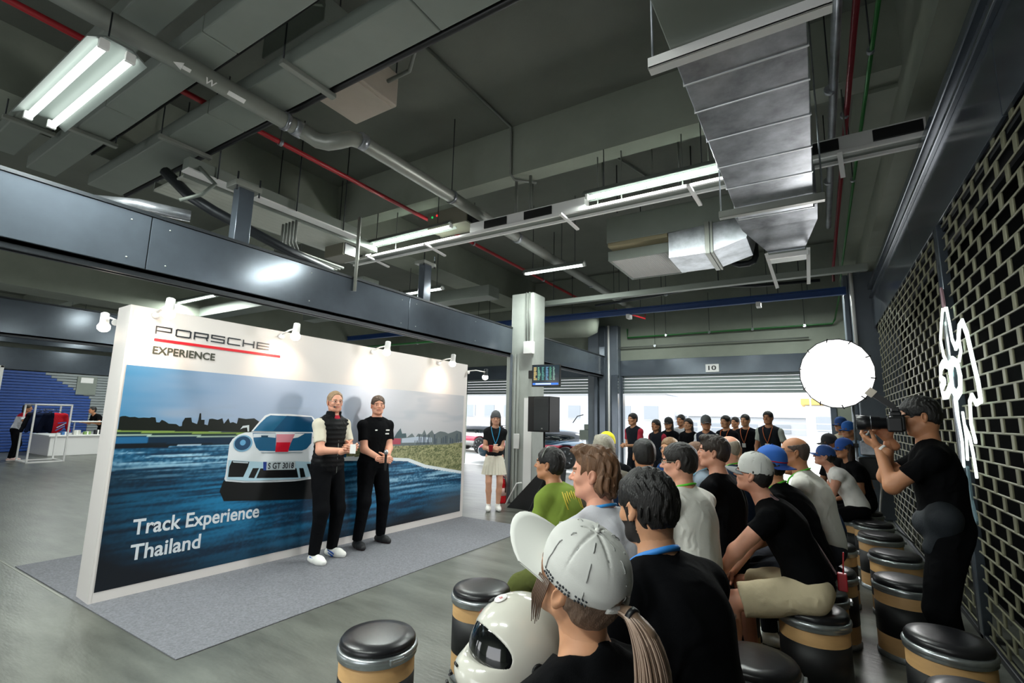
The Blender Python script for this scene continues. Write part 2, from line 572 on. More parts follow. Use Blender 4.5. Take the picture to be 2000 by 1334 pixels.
# strapping cables between the trunks
for k in range(4):
    run('cable', ['nearest', 'second nearest', 'third nearest', 'farthest'][k] + ' of four dark cables between the near trunking ducts', 'cable', [(-7.6, 1.92 + .03 * k, 4.76), (-5, 1.90 + .04 * k, 4.8), (-2.6, 1.93 + .02 * k, 4.78)], .012, M_black, group='cables above the near trunking ducts', n=6)
run('cable', 'black cable along the edge of the widest trunk', 'cable', [(-8, 2.545, 4.53), (-3, 2.545, 4.53), (1, 2.545, 4.53)], .03, M_black)
for k in range(2):
    x = -3.3 + .12 * k
    run('cable', ['left', 'right'][k] + ' one of two pale flexible conduit loops above the ducts', 'cable', [(x, 1.9, 5.3), (x - .05, 1.94, 5.0), (x + .02, 2.0, 4.85), (x + .2, 2.05, 4.78)], .018, M_duct, group='flexible conduit loops above the ducts', n=8)

# cream ceiling box
cb = thing('ceiling_unit', 'cream ceiling box with a panel beside the thick pipe', 'air conditioner', (-3.9, 3.0, 4.82))
M_cream = mat('cream_panel', 'b8ada0', rough=.6, var=.05)
q = MB(); q.bbox(-.32, .32, -.32, .32, 0, .38, .015); q.build('housing', M_cream, cb)
q = MB(); q.bbox(-.28, .28, -.28, .28, -.012, 0, .004); q.build('cover_panel', M_cream, cb)
q = MB(); q.bbox(-.32, .9 - .32, -.8, -.32, .05, .3, .01); q.build('side_duct', M_duct, cb)
for a in (-.3, .3):
    q = MB(); q.tube([(a, .3, .38), (a, .3, .68)], .008, 6); q.build('drop_rod', M_steel_d, cb)


def fixture(label, c, L, twin=False, refl=.16, z_up=4.9, emit=True, group=None, dirx=True):
    """linear fluorescent: white reflector tray, sockets, tube(s), drop rods, and its light"""
    t = thing('ceiling_light', label, 'lamp', c, 0 if dirx else math.pi / 2, group)
    q = MB()
    w = refl
    pr_ = [(-w, -.0), (-w * .45, .06), (w * .45, .06), (w, 0), (w, .012), (w * .45, .075), (-w * .45, .075), (-w, .012)]
    q.prism(pr_, lambda a, b, d: (d, a, b), -L / 2, L / 2)
    q.build('reflector', mat('lamp_reflector', '6a706d', rough=.5), t)
    for y in ((-.075, .075) if twin else (0,)):
        q = MB(); q.tube([(-L / 2 + .04, y, .0), (L / 2 - .04, y, .0)], .024, 10); q.build('tube', M_tube, t)
        for s_ in (-1, 1):
            q = MB(); q.bbox(s_ * (L / 2 - .02) - .015, s_ * (L / 2 - .02) + .015, y - .03, y + .03, -.02, .05, .004); q.build('socket', M_white, t)
    for s_ in (-1, 1):
        q = MB(); q.tube([(s_ * L * .35, 0, .07), (s_ * L * .35, 0, z_up - c[2])], .006, 6); q.build('drop_rod', M_steel_d, t)
    for y in ((-.075, .075) if twin else (0,)):
        ld = bpy.data.lights.new('tube_light', 'AREA'); ld.shape = 'RECTANGLE'; ld.size = L - .1; ld.size_y = .04
        ld.energy = LAMP_W * L * (.85 if twin else 1); ld.color = (.93, 1, .95)
        lo = bpy.data.objects.new('tube_light', ld); COL.objects.link(lo); lo.parent = t; lo.location = (0, y, -.026)
    return t


LAMP_W = 50
fixture('twin tube ceiling lamp close above the left side', (-4.7, 1.08, 4.0), 1.6, True, .17, 4.42)
fixture('tube lamp on the tray left of the grey control box', (-5.17, 5.13, 4.27), 1.82, False, .11, 4.79)
fixture('brightest tube lamp on the tray beside the silver duct', (-1.42, 5.13, 4.22), 1.57, False, .11, 4.79)
fixture('tube lamp beyond the tray behind the thin red pipe', (-3.82, 7.45, 4.2), 1.2, False, .08, 5.5)
fixture('small far tube lamp left, above the blue beam', (-3.8, 11.4, 4.2), .95, False, .07, 5.5)
fixture('small far tube lamp right, above the blue beam', (-.36, 11.4, 4.2), 1.05, False, .07, 5.5)
fixture('tube lamp glimpsed over the header past the display wall', (-8.3, 5.2, 4.2), 1.2, False, .08, 5.5)
fixture('tube lamp over the far bay above the display wall top', (-12.6, 5.6, 4.2), 2.1, False, .1, 5.5)
fixture('tube lamp behind the blue grey post on the header', (-7.0, 7.55, 4.2), 1.1, False, .08, 5.5)

fixture('unseen fill tube lamp added behind the camera over the near left', (-3.2, -1.2, 4.2), 1.6, False, .1, 4.7)  # fill lamp added out of view to brighten the near left
fixture('unseen fill tube lamp added behind the camera over the audience', (-1.0, -1.0, 4.2), 1.6, False, .1, 4.7)  # second added lamp, lifts the light on the audience's backs
fixture('far bay tube lamp hidden behind the far left header', (-18.6, 5.2, 4.3), 1.6, False, .1, 5.5)
fixture('far bay tube lamp over the white counter', (-20.8, 7.6, 4.4), 1.6, False, .1, 5.5)
fixture('far bay tube lamp beyond the display wall', (-16.0, 8.6, 4.4), 1.6, False, .1, 5.5)
# the long lamp tray across the bay
tr = thing('lighting_tray', 'long white lighting tray with black vents crossing the bay', 'cable tray', (-2.8, 5.26, 4.1))
for y in (5.17, 5.37):
    q = MB(); q.bbox(-6.6, .98, y - .017, y + .017, 4.09, 4.125, .004); q.buildw('rail', M_white, tr)
q = MB(); q.bbox(-6.6, .98, 5.18, 5.36, 4.12, 4.13, .002); q.buildw('tray_base', M_duct, tr)
for a, b in ((-6.6, -6.15), (-4.0, -2.25), (-.5, .98)):
    q = MB(); q.bbox(a, b, 5.21, 5.35, 4.14, 4.29, .005); q.buildw('trunking', M_white, tr)
for a, b in ((-6.4, -6.2), (-3.75, -3.38), (-3.11, -2.7), (.0, .34), (.6, .96)):
    q = MB(); q.bbox(a, b, 5.195, 5.215, 4.16, 4.27, .004); q.buildw('vent_grid', M_black, tr)
for x in (-5.9, -4.7, -2.5, -1.0, .33):
    q = MB(); q.beam((x, 5.04, 4.06), (x + .04, 5.48, 4.0), .04, .022); q.buildw('cross_bracket', M_white, tr)
for x in (-5.5, -3.27, -3.05, -2.1, -1.8, -1.1, .4):
    q = MB(); q.tube([(x, 5.26, 4.13), (x, 5.26, 4.79)], .022 if x in (-3.27, -3.05) else .008, 6); q.buildw('drop_rod', M_cond, tr)
bx = thing('control_box', 'olive grey control box with green and red lamps on the tray', 'electrical box', (-4.17, 5.26, 4.30))
M_olive = mat('olive_box', '6c6a5c', rough=.5)
q = MB(); q.bbox(-.56, .16, -.13, .22, 0, .26, .01); q.build('housing', M_olive, bx)
q = MB(); q.bbox(.16, .175, -.11, .2, .01, .25, .003); q.build('louvre', M_black, bx)
q = MB(); q.lathe([(.016, 0), (.016, .01), (.001, .014)], (-.47, -.13, .18), 10, axis=(0, -1, 0)); q.build('lamp_lens', mat('lens_green', '1ea050', emit=1.0), bx, label='green lamp lens')
q = MB(); q.lathe([(.016, 0), (.016, .01), (.001, .014)], (-.38, -.13, .19), 10, axis=(0, -1, 0)); q.build('lamp_lens', mat('lens_red', 'd83030', emit=1.0), bx, label='red lamp lens')
bx2 = thing('control_box', 'olive control box peeking over the header beyond the tray', 'electrical box', (-6.1, 4.75, 3.98))
q = MB(); q.bbox(-.3, .14, -.12, .2, 0, .24, .01); q.build('housing', M_olive, bx2)
q = MB(); q.bbox(.14, .155, -.1, .18, .01, .23, .003); q.build('louvre', M_black, bx2)

# longitudinal channel and wide tray above the header
ch = thing('ceiling_channel', 'grey channel with a pale lower lip hung over the header', 'cable tray', (-5.72, 3.1, 4.2))
q = MB(); q.bbox(-.07, .07, -.80, 1.54, .01, .14, .006); q.build('channel', M_duct, ch)
q = MB(); q.bbox(-.08, .08, -.80, 1.55, -.01, .01, .003); q.build('lip', M_white, ch)
for y in (-.5, .5, 1.25):
    q = MB(); q.tube([(.09, y, 0), (.09, y, 1.29)], .008, 6); q.build('drop_rod', M_steel_d, ch)
wt = thing('wide_tray', 'wide ribbed tray with striped underside behind the channel', 'cable tray', (-6.23, 3.1, 4.17))
M_palet = mat('pale_tray', 'b4b8ae', rough=.5)
for k in range(7):
    q = MB(); q.bbox(-.34 + k * .1, -.34 + k * .1 + .097, -.75, 2.1, 0, .03, .003); q.build('tray_strip', M_palet, wt)
q = MB(); q.bbox(-.36, -.34, -.75, 2.1, 0, .12, .003); q.build('side_rail', M_duct, wt); q = MB(); q.bbox(.36, .38, -.75, 2.1, 0, .12, .003); q.build('side_rail', M_duct, wt)
for y in (-.5, .8, 1.9):
    q = MB(); q.tube([(-.35, y, .1), (-.35, y, 1.32)], .008, 6); q.build('drop_rod', M_steel_d, wt)
for i, y in enumerate((2.62, 5.5)):
    t = thing('hanger_post', ['blue grey hanger post standing on the header at left', 'blue grey hanger post on the header near the middle column'][i], 'post', (-5.07, y, 3.33))
    q = MB(); q.bbox(-.06, .06, -.08, .08, 0, .62 if i == 0 else .6, .006); q.build('post', M_steel, t)
    q = MB(); q.bbox(-.1, .1, -.14, .14, .6 if i == 0 else .58, .66 if i == 0 else .63, .004); q.build('head_plate', M_pipe, t)
    for s_ in (-1, 1):
        q = MB(); q.tube([(.08, s_ * .12, .55), (.08, s_ * .12, .75)], .01, 6); q.build('bolt', M_steel_d, t)
hp = thing('hanger_post', 'thin round hanger rod before the header under the tray', 'post', (-4.95, 4.07, 3.15))
q = MB(); q.tube([(0, 0, 0), (0, 0, 1.0)], .022, 8); q.build('rod', M_pipe, hp)
# fat insulated pipes near the header at the left
run('insulated_pipe', 'dark insulated pipe elbow above the header at left', 'pipe', [(-6.2, 2.3, 4.3), (-5.9, 2.45, 4.0), (-5.6, 2.6, 3.8), (-5.5, 3.4, 3.6), (-5.5, 4.1, 3.5)], .06, M_steel_d)
run('insulated_pipe', 'silver foil pipe behind the header at left', 'pipe', [(-6.0, 1.6, 3.62), (-5.6, 1.9, 3.6), (-5.45, 2.3, 3.6)], .06, M_galv)
for k in range(5):
    run('conduit', ['front', 'second', 'third', 'fourth', 'rearmost'][k] + ' of five bent conduits in a row above the header', 'pipe', [(-5.45 - .07 * k, 3.5, 4.0), (-5.45 - .07 * k, 3.5, 3.72), (-5.5 - .07 * k, 3.6, 3.62), (-5.5 - .07 * k, 4.3, 3.6)], .018, M_cond, group='bent conduits above the header', n=8)
run('conduit', 'curved pale flexible conduit above the left header', 'pipe', [(-5.7, 2.4, 4.3), (-5.45, 2.5, 4.05), (-5.4, 2.35, 3.85), (-5.5, 2.2, 3.75)], .02, M_duct)

# air handling unit, silver duct, U pipe
ah = thing('air_unit', 'grey air unit with a wire mesh grille under it', 'air conditioner', (-1.9, 7.2, 4.0))
q = MB(); q.bbox(-.62, 1.15, -.55, .95, .2, .60, .012); q.build('housing', M_duct, ah)
q = MB(); q.bbox(-.60, .28, -.55, .85, .14, .2, .004); q.build('timber_band', mat('olive_band', '8d8468', rough=.6), ah)
q = MB()
for (a, b, c_, d_) in ((-.67, .24, -.35, -.31), (-.67, .24, .77, .81), (-.67, -.63, -.31, .77), (.2, .24, -.31, .77)): q.bbox(a, b, c_, d_, -.01, .14, .004)
q.build('diffuser_frame', M_duct, ah)
q = MB()
for k in range(28): q.box(-.63 + k * .0296, -.625 + k * .0296, -.31, .77, .0, .012)
for k in range(34): q.box(-.63, .2, -.31 + k * .0322, -.305 + k * .0322, -.004, .004)
q.build('mesh_grille', M_white, ah, kind='stuff')
q = MB(); q.bbox(-.63, .2, -.31, .77, .05, .055, .001); q.build('filter', M_duct, ah)
for x, y in ((-.5, -.4), (.6, -.4), (1.1, -.4), (-.5, .8)):
    q = MB(); q.tube([(x, y, .72), (x, y, 1.5)], .01, 6); q.build('drop_rod', M_steel_d, ah)
sd_ = thing('silver_duct', 'short bright galvanised duct between the air unit and main duct', 'duct', (-1.0, 7.0, 3.82))
q = MB(); q.prism([(-.6, .0), (-.05, .0), (.38, .12), (.45, .42), (-.6, .36)], lambda a, b, d: (a, d, b), -.38, .4); q.build('duct_body', M_galv, sd_)
q = MB(); q.bbox(-.12, -.06, -.41, .43, -.03, .42, .004); q.build('flange', M_pipe, sd_)
q = MB(); q.bbox(-.05, -.02, -.41, .43, -.03, .42, .004); q.build('flange', M_pipe, sd_)
run('insulated_pipe', 'black insulated U shaped pipe beside the silver duct', 'pipe', [(-1.0, 8.3, 4.45), (-1.0, 8.3, 4.2), (-.97, 8.3, 4.13), (-.9, 8.3, 4.1), (-.76, 8.3, 4.1), (-.69, 8.3, 4.13), (-.66, 8.3, 4.2), (-.66, 8.3, 4.5)], .05, M_steel_d, n=12, hang=[(-1.0, 8.3, 4.44), (-.66, 8.3, 4.49)])

# the big galvanised duct
M_seam = mat('seam_highlight', 'dfe2e4', rough=.28, metal=.6)  # pale tone paints in the highlights along the duct seams
bd = thing('main_duct', 'big galvanised sheet metal duct with cross seams overhead', 'duct', (-.22, 2.7, 3.55))
ys = [-3.0, -1.8, -.6, .6, 1.35, 1.9, 2.43, 2.72, 3.02, 3.4, 3.83, 4.24, 4.68, 4.98]
for i, (a, b) in enumerate(zip(ys[:-1], ys[1:])):
    x0, x1 = -.565 + .009 * b, .065 + .007 * b
    q = MB(); q.bbox(x0, x1, a + .003, b - .003, 3.55, 3.98, .006)
    q.buildw('duct_section', M_duct if b <= 2.45 else M_galv, bd)
    q = MB(); q.bbox(x0 - .006, x1 + .006, b - .008, b + .004, 3.545, 3.985, .002); q.buildw('seam', M_seam, bd)
for y in (2.43, 4.71):
    q = MB(); q.bbox(-.66, .18, y - .045, y + .02, 3.48, 3.492, .002); q.bbox(-.66, .18, y - .045, y - .037, 3.48, 3.545, .002); q.buildw('trapeze', M_white if y < 3 else M_pipe, bd)
    for x in (-.645, .165):
        q = MB(); q.tube([(x, y, 3.49), (x, y, 5.49)], .007, 6); q.buildw('drop_rod', M_galv, bd)
q = MB()
A_ = [(-.56, 4.99, 3.58), (.13, 4.99, 3.58), (.13, 4.99, 3.96), (-.56, 4.99, 3.96)]
B_ = [(-.53, 5.3, 3.55), (.13, 5.3, 3.55), (.13, 5.3, 3.94), (-.53, 5.3, 3.94)]
C_ = [(-.34, 5.9, 3.47), (0.01, 5.9, 3.47), (0.01, 5.9, 3.74), (-.34, 5.9, 3.74)]
v = A_ + B_ + C_
f = []
for r_ in (0, 4):
    for k in range(4): f.append((r_ + k, r_ + (k + 1) % 4, r_ + 4 + (k + 1) % 4, r_ + 4 + k))
f += [(3, 2, 1, 0), (8, 9, 10, 11)]
q.add(v, f); q.buildw('transition', M_galv, bd)
fn_ = thing('fan_unit', 'boxed fan on two angled pale legs at the duct end', 'fan', (-.16, 6.05, 3.35))
q = MB(); q.bbox(-.19, .19, -.14, .22, .09, .37, .01); q.build('housing', M_duct, fn_)
for k in range(4):
    q = MB(); q.bbox(-.18, .17, -.152, -.14, .11 + k * .06, .14 + k * .06, .002); q.build('louvre', M_steel_d if k % 2 else M_galv, fn_)
q = MB(); q.beam((-.2, -.2, .1), (-.12, .0, -.26), .035, .015, up=(0, 1, 0)); q.build('leg', M_white, fn_)
q = MB(); q.beam((.2, -.2, .1), (.18, .0, -.25), .035, .015, up=(0, 1, 0)); q.build('leg', M_white, fn_)
q = MB(); q.bbox(-.2, .2, -.22, -.19, .02, .07, .004); q.build('crossbar', M_white, fn_)
for x in (-.17, .17):
    q = MB(); q.tube([(x, .1, .37), (x, .1, 2.14)], .006, 6); q.build('drop_rod', M_cond, fn_)

# right hand pipes
run('service_pipe', 'thick steel pipe, leftmost of three beside the main duct', 'pipe', [(.27, -3, 4.6), (.34, 8.6, 4.6)], .035, M_galv, n=12, hang=[(.29, 4.9, 4.6), (.31, 6.9, 4.6)])
run('service_pipe', 'red pipe between the steel and green pipes overhead', 'pipe', [(.40, -3, 4.6), (.46, 11.2, 4.6), (.46, 11.3, 4.4)], .025, mat('deep_red', '6d1a24', rough=.35), n=10, hang=[(.42, 5.4, 4.6)])
run('service_pipe', 'green pipe, rightmost of the three beside the main duct', 'pipe', [(.53, -3, 4.6), (.60, 11.4, 4.6), (.6, 11.6, 4.4), (.5, 13.05, 3.95)], .017, M_green, n=10, hang=[(.56, 4.5, 4.6), (.57, 7.0, 4.6)])
# back wall pipes
run('service_pipe', 'thin green pipe along the wall above the numbered door', 'pipe', [(-4.36, 13.08, 4.1), (-4.36, 13.08, 3.85), (.45, 13.08, 3.86), (.5, 13.06, 3.95)], .022, M_green, hang=[(-3.3, 13.08, 3.85, 4.9), (-2.2, 13.08, 3.85, 4.9), (-1.2, 13.08, 3.85, 4.9), (-.1, 13.08, 3.85, 4.9)])
run('service_pipe', 'thin grey pipe on the wall just under the green one', 'pipe', [(-4.8, 13.08, 3.58), (-.03, 13.08, 3.57)], .02, M_cond, hang=[(-3.6, 13.08, 3.58, 4.6)])
run('service_pipe', 'long green pipe seen over the display wall', 'pipe', [(-16, 9.6, 3.5), (-8, 9.6, 3.5), (-5.6, 9.6, 3.35)], .03, M_green, hang=[(-9, 9.6, 3.5, 4.8), (-7, 9.6, 3.5, 4.8)])
run('service_pipe', 'dark flexible pipe looping before the far blue beam', 'pipe', [(-3.9, 9.6, 4.0), (-3.0, 9.6, 4.05), (-1.5, 9.6, 4.15), (-.8, 9.6, 4.05), (.2, 9.7, 4.05)], .028, M_steel_d, hang=[(-2.4, 9.6, 4.08)])
gt = thing('grey_tray', 'grey cable tray crossing from the middle column to the right', 'cable tray', (-2.3, 8.8, 3.9))
q = MB(); q.bbox(-2.9, 3.1, -.06, .06, 0, .1, .005); q.build('tray', M_duct, gt)
for x in (-2.2, -.6, 1.0, 2.2):
    q = MB(); q.tube([(x, 0, .1), (x, 0, 1.6)], .008, 6); q.build('drop_rod', M_steel_d, gt)
bb = thing('crane_rail', 'long dark blue rail hung across the bays near the doors', 'rail', (-6.0, 10.8, 4.0))
q = MB(); q.bbox(-9, 6.62, -.05, .05, 0, .025, .003); q.bbox(-9, 6.62, -.05, .05, .12, .145, .003); q.bbox(-9, 6.62, -.012, .012, .025, .12, .003); q.build('rail', M_blue, bb)
for x in (-5, -1.5, 1.0, 3.2, 5.5):
    q = MB(); q.tube([(x, 0, .14), (x, 0, 1.5)], .008, 6); q.build('drop_rod', M_steel_d, bb)
for x in (2.4, 5.1):
    q = MB(); q.bbox(x, x + .09, -.1, .1, -.1, .0, .01); q.build('trolley', M_white, bb)
tn = thing('ventilation_drum', 'round grey drum duct behind the blue rail', 'duct', (-5.9, 11.6, 3.9))
q = MB(); q.lathe([(.02, -1), (.4, -.95), (.42, 0), (.42, .9), (.3, 1.15), (.02, 1.2)], (0, 0, .25), 28, axis=(1, .3, 0)); q.build('drum', M_beam, tn)
# drop rods on the mid slab
for i, (x, y) in enumerate(((-3.5, 6.1), (-2.4, 6.2), (-1.7, 6.25), (-1.35, 6.25), (-.95, 6.1))):
    q = MB(); q.tube([(x, y, 4.45), (x, y, 5.5)], .012, 6)
    tag(q.build('hanging_rod', M_cond), ['leftmost steel rod hanging from the slab behind the lighting tray', 'second steel rod from the left behind the lighting tray', 'middle steel rod behind the lighting tray', 'fourth steel rod from the left behind the tray tube lamp', 'steel rod behind the tray nearest the main duct'][i], 'rod', 'steel rods behind the lighting tray')
for i, (x, y, L) in enumerate(((-10.5, 6.3, 3.3), (-9.0, 8.5, 3.2))):
    q = MB(); q.bbox(x - L, x + L, y - .2, y + .2, 3.95 + .2 * i, 4.2 + .2 * i, .01)
    tag(q.build('duct_run', M_duct), ['long grey duct in the far bays beyond the header', 'second long grey duct further back in the far bays'][i], 'duct')
# ================================================================ display wall with printed picture
M_wallw = mat('display_white', 'd3cecb', rough=.55)
M_print = bpy.data.materials.new('print_colour'); M_print.use_nodes = True
_n, _l = M_print.node_tree.nodes, M_print.node_tree.links
_a = _n.new('ShaderNodeVertexColor'); _a.layer_name = 'print'
_l.new(_a.outputs[0], _n['Principled BSDF'].inputs['Base Color']); _n['Principled BSDF'].inputs['Roughness'].default_value = .35
dw = thing('display_wall', 'white display wall printed with a racing car on a blue track', 'display wall', (-5.14, 1.79, 0), math.atan2(.9987, .0513))
WL = 4.676
q = MB(); q.add([(0, 0, 0), (WL, 0, 0), (WL, .3, 0), (0, .3, 0), (0, 0, 2.515), (WL, 0, 2.437), (WL, .3, 2.437), (0, .3, 2.515)],
                [(3, 2, 1, 0), (4, 5, 6, 7), (0, 1, 5, 4), (1, 2, 6, 5), (2, 3, 7, 6), (3, 0, 4, 7)])
q.build('wall_body', M_wallw, dw)
q = MB(); q.add([(.001, -.004, .001), (.02, -.004, .001), (.02, -.004, 2.51), (.001, -.004, 2.513)], [(0, 1, 2, 3)]); q.build('corner_trim', M_wallw, dw)
FN = lambda a, b, d: (a, -.004 - d, b)


def ss(a, b, x):
    t = np.clip((x - a) / (b - a), 0, 1); return t * t * (3 - 2 * t)


def hx(h):
    return np.array(sr(h)[:3])


def vnoise(u, v, su, sv, seed=0):
    """smooth value noise on arrays"""
    rng = np.random.RandomState(seed); G = rng.rand(256, 256)
    a = u * su + 7.3; b = v * sv + 3.1
    i = np.floor(a).astype(int); j = np.floor(b).astype(int); fa = a - i; fb = b - j
    fa = fa * fa * (3 - 2 * fa); fb = fb * fb * (3 - 2 * fb)
    g = lambda x, y: G[x % 256, y % 256]
    return (g(i, j) * (1 - fa) + g(i + 1, j) * fa) * (1 - fb) + (g(i, j + 1) * (1 - fa) + g(i + 1, j + 1) * fa) * fb


NU, NV = 400, 170
uu, vv = np.meshgrid(np.linspace(0, 1, NU + 1), np.linspace(0, 1, NV + 1), indexing='ij')
U_ = .03 + uu * 4.58
top_, bot_ = 1.976 - .057 * uu, .09 + .008 * uu
V_ = bot_ + (top_ - bot_) * vv
mixc = lambda a, b, t: a * (1 - t[..., None]) + b * t[..., None]
one = np.ones_like(U_)[..., None]
nz = vnoise(U_, V_, 1.5, 7, 1) * .6 + vnoise(U_, V_, 4, 22, 2) * .4
sky = mixc(hx('4682ab') * one, hx('95a6bf') * one, ss(0, 1.3, U_ + nz * .5))
sky = mixc(sky, hx('b4b6bb') * one, ss(1.8, 3.6, U_))
sky = mixc(sky, hx('8d99a8') * one, ss(.55, .8, nz) * .35)
Vp = np.log(1.45 - np.minimum(V_, 1.3)) * -1.6
stk = vnoise(U_, Vp, 1.6, 16, 3) * .50 + vnoise(U_, Vp, 4, 30, 4) * .32 + vnoise(U_, V_, 55, 85, 5) * .18
road = mixc(hx('082e4a') * one, hx('1c78a6') * one, ss(.25, .8, stk))
hl = ss(.45, .8, stk) * (np.exp(-((V_ - 1.15) / .14) ** 2) * (U_ < 1.0) * ss(0, .35, U_ + .2) + .9 * np.exp(-((V_ - (.72 - .05 * (U_ - 3.2))) / .16) ** 2) * ss(2.2, 3.1, U_))
road = mixc(road, hx('a9d3e8') * one, np.clip(hl * .95, 0, 1))
dk = np.clip(1 - np.hypot((U_ - 1.7) / 2.1, (V_ - .75) / .85), 0, 1)
road = mixc(hx('030c16') * one, road, np.clip(dk * 1.7 - .12 + ss(2.0, 2.9, U_) * ss(.0, .5, V_) + ss(.98, 1.2, V_), 0, 1))
road = mixc(road, hx('4c545c') * one, ss(3.6, 4.5, U_) * (1 - ss(.3, .55, V_)) * .7)
colr = sky.copy()
H0 = np.where(U_ < 1.2, 1.418 - .033 * U_, 1.38 - .115 * np.clip(U_ - 1.2, 0, 2) * 1.0)
L = U_ < 2.4
b_ = V_ + .035 * U_
def band(lo, hi, c, msk=True):
    global colr
    k = (b_ > lo) & (b_ <= hi) & L & msk
    colr[k] = c
colr[(b_ < 1.420) & L] = hx('071019')
band(1.394, 1.412, hx('7f9a4a')); band(1.374, 1.394, hx('0b2a2c')); band(1.362, 1.374, hx('9fb7a8'))
band(1.30, 1.362, hx('06263d')); band(1.297, 1.353, hx('1f5f8c'), (U_ < .27)); band(1.286, 1.30, hx('041420'))
band(1.278, 1.286, hx('a9c3d4'), U_ > .5)
k = (V_ < 1.252 + .0 * U_) & L; colr[k] = road[k]
Rr = U_ >= 2.4
gn = vnoise(U_, V_, 60, 90, 8) * .7 + vnoise(U_, V_, 12, 30, 9) * .3
grass = mixc(hx('4f5a34') * one, hx('a7a67c') * one, ss(.2, .8, gn))
k = Rr & (V_ < 1.165); colr[k] = grass[k]
kl = np.where(U_ < 3.45, 1.0 - .09 * (U_ - 3.1), np.where(U_ < 3.8, .96 - .32 * (U_ - 3.45), .85 - .18 * (U_ - 3.8)))
k = Rr & (V_ < kl - .0); colr[k] = hx('e6edf2')
k = Rr & (V_ < kl - .028); colr[k] = road[k]
me = bpy.data.meshes.new('printed_picture')
vs = np.stack([U_, np.full_like(U_, -.003), V_], -1).reshape(-1, 3)
ids = np.arange((NU + 1) * (NV + 1)).reshape(NU + 1, NV + 1)
fa = np.stack([ids[:-1, :-1], ids[1:, :-1], ids[1:, 1:], ids[:-1, 1:]], -1).reshape(-1, 4)
me.from_pydata(vs.tolist(), [], fa.tolist())
ca = me.color_attributes.new('print', 'FLOAT_COLOR', 'POINT')
ca.data.foreach_set('color', np.concatenate([colr.reshape(-1, 3), np.ones((len(vs), 1))], 1).astype(np.float32).ravel())
me.materials.append(M_print)
link_mesh('printed_picture', me, dw)
_ly = [0]


def pr2(name, poly, col, d, rough=.35, label=None):
    q = MB(); q.add([FN(a, b, d) for a, b in poly], [tuple(range(len(poly)))])
    o = q.build(name, mat('print_' + col, col, rough=rough), dw)
    if label: o['label'] = label


trees = [(0.034, 1.41), (0.034, 1.522), (0.053, 1.529), (0.075, 1.53), (0.104, 1.52), (0.143, 1.523), (0.172, 1.514), (0.212, 1.518), (0.254, 1.515), (0.27, 1.522), (0.301, 1.519), (0.311, 1.477), (0.336, 1.474), (0.352, 1.498), (0.377, 1.488), (0.411, 1.464), (0.474, 1.46), (0.503, 1.439), (0.523, 1.442), (0.524, 1.478), (0.542, 1.518), (0.595, 1.522), (0.606, 1.478), (0.652, 1.46), (0.66, 1.501), (0.664, 1.563), (0.678, 1.564), (0.685, 1.501), (0.716, 1.501), (0.718, 1.457), (0.75, 1.449), (0.757, 1.509), (0.785, 1.513), (0.837, 1.502), (0.879, 1.518), (0.899, 1.464), (0.938, 1.518), (0.958, 1.472), (0.987, 1.48), (1.027, 1.464), (1.036, 1.523), (1.114, 1.512), (1.2, 1.52), (1.3, 1.46), (2.0, 1.47), (2.4, 1.44), (2.4, 1.33), (1.128, 1.381)]
kx = np.linspace(2.35, 4.606, 40)
def kf(x): return float(np.interp(x, [2.35, 3.1, 3.45, 3.8, 4.606], [1.04, 1.0, .968, .856, .705]))
pr2('kerb_edge', [(x, kf(x) + .012) for x in kx] + [(x, kf(x) - .030 + .012 * (x > 3.8)) for x in kx[::-1]], 'dfe7ec', .0005)
pr2('tree_silhouette', trees, '0d1410', .0006)
crowd = [(2.9, 1.16), (2.95, 1.3), (3.1, 1.28), (3.15, 1.267), (3.2, 1.339), (3.266, 1.402), (3.3, 1.327), (3.372, 1.331), (3.391, 1.272), (3.49, 1.329), (3.555, 1.268), (3.612, 1.322), (3.691, 1.31), (3.734, 1.376), (3.787, 1.297), (3.896, 1.369), (3.949, 1.305), (4.031, 1.339), (4.082, 1.35), (4.186, 1.337), (4.258, 1.312), (4.365, 1.334), (4.455, 1.357), (4.579, 1.331), (4.595, 1.185), (4.269, 1.147), (3.458, 1.157), (3.171, 1.163)]
pr2('crowd_silhouette', crowd, '5f6a6c', .0006)
pr2('tree_clump', [(3.15, 1.267), (3.2, 1.339), (3.266, 1.402), (3.3, 1.327), (3.372, 1.331), (3.38, 1.27)], '27484f', .001)
pr2('tents', [(3.3, 1.26), (3.6, 1.28), (3.9, 1.26), (3.9, 1.19), (3.3, 1.2)], 'aab7c6', .001)
pr2('red_vehicle', [(3.02, 1.19), (3.02, 1.27), (3.28, 1.26), (3.28, 1.18)], 'a5314a', .0012)
rg = random.Random(4)
for k in range(26):
    u = 3.55 + k * .04 + rg.uniform(-.01, .01); h = rg.uniform(.05, .15)
    pr2('print_figure', [(u, 1.165), (u, 1.165 + h), (u + .018, 1.165 + h), (u + .018, 1.165)], rg.choice(['39474f', '4c5a62', '2b3f52', '6d7a80']), .0015)
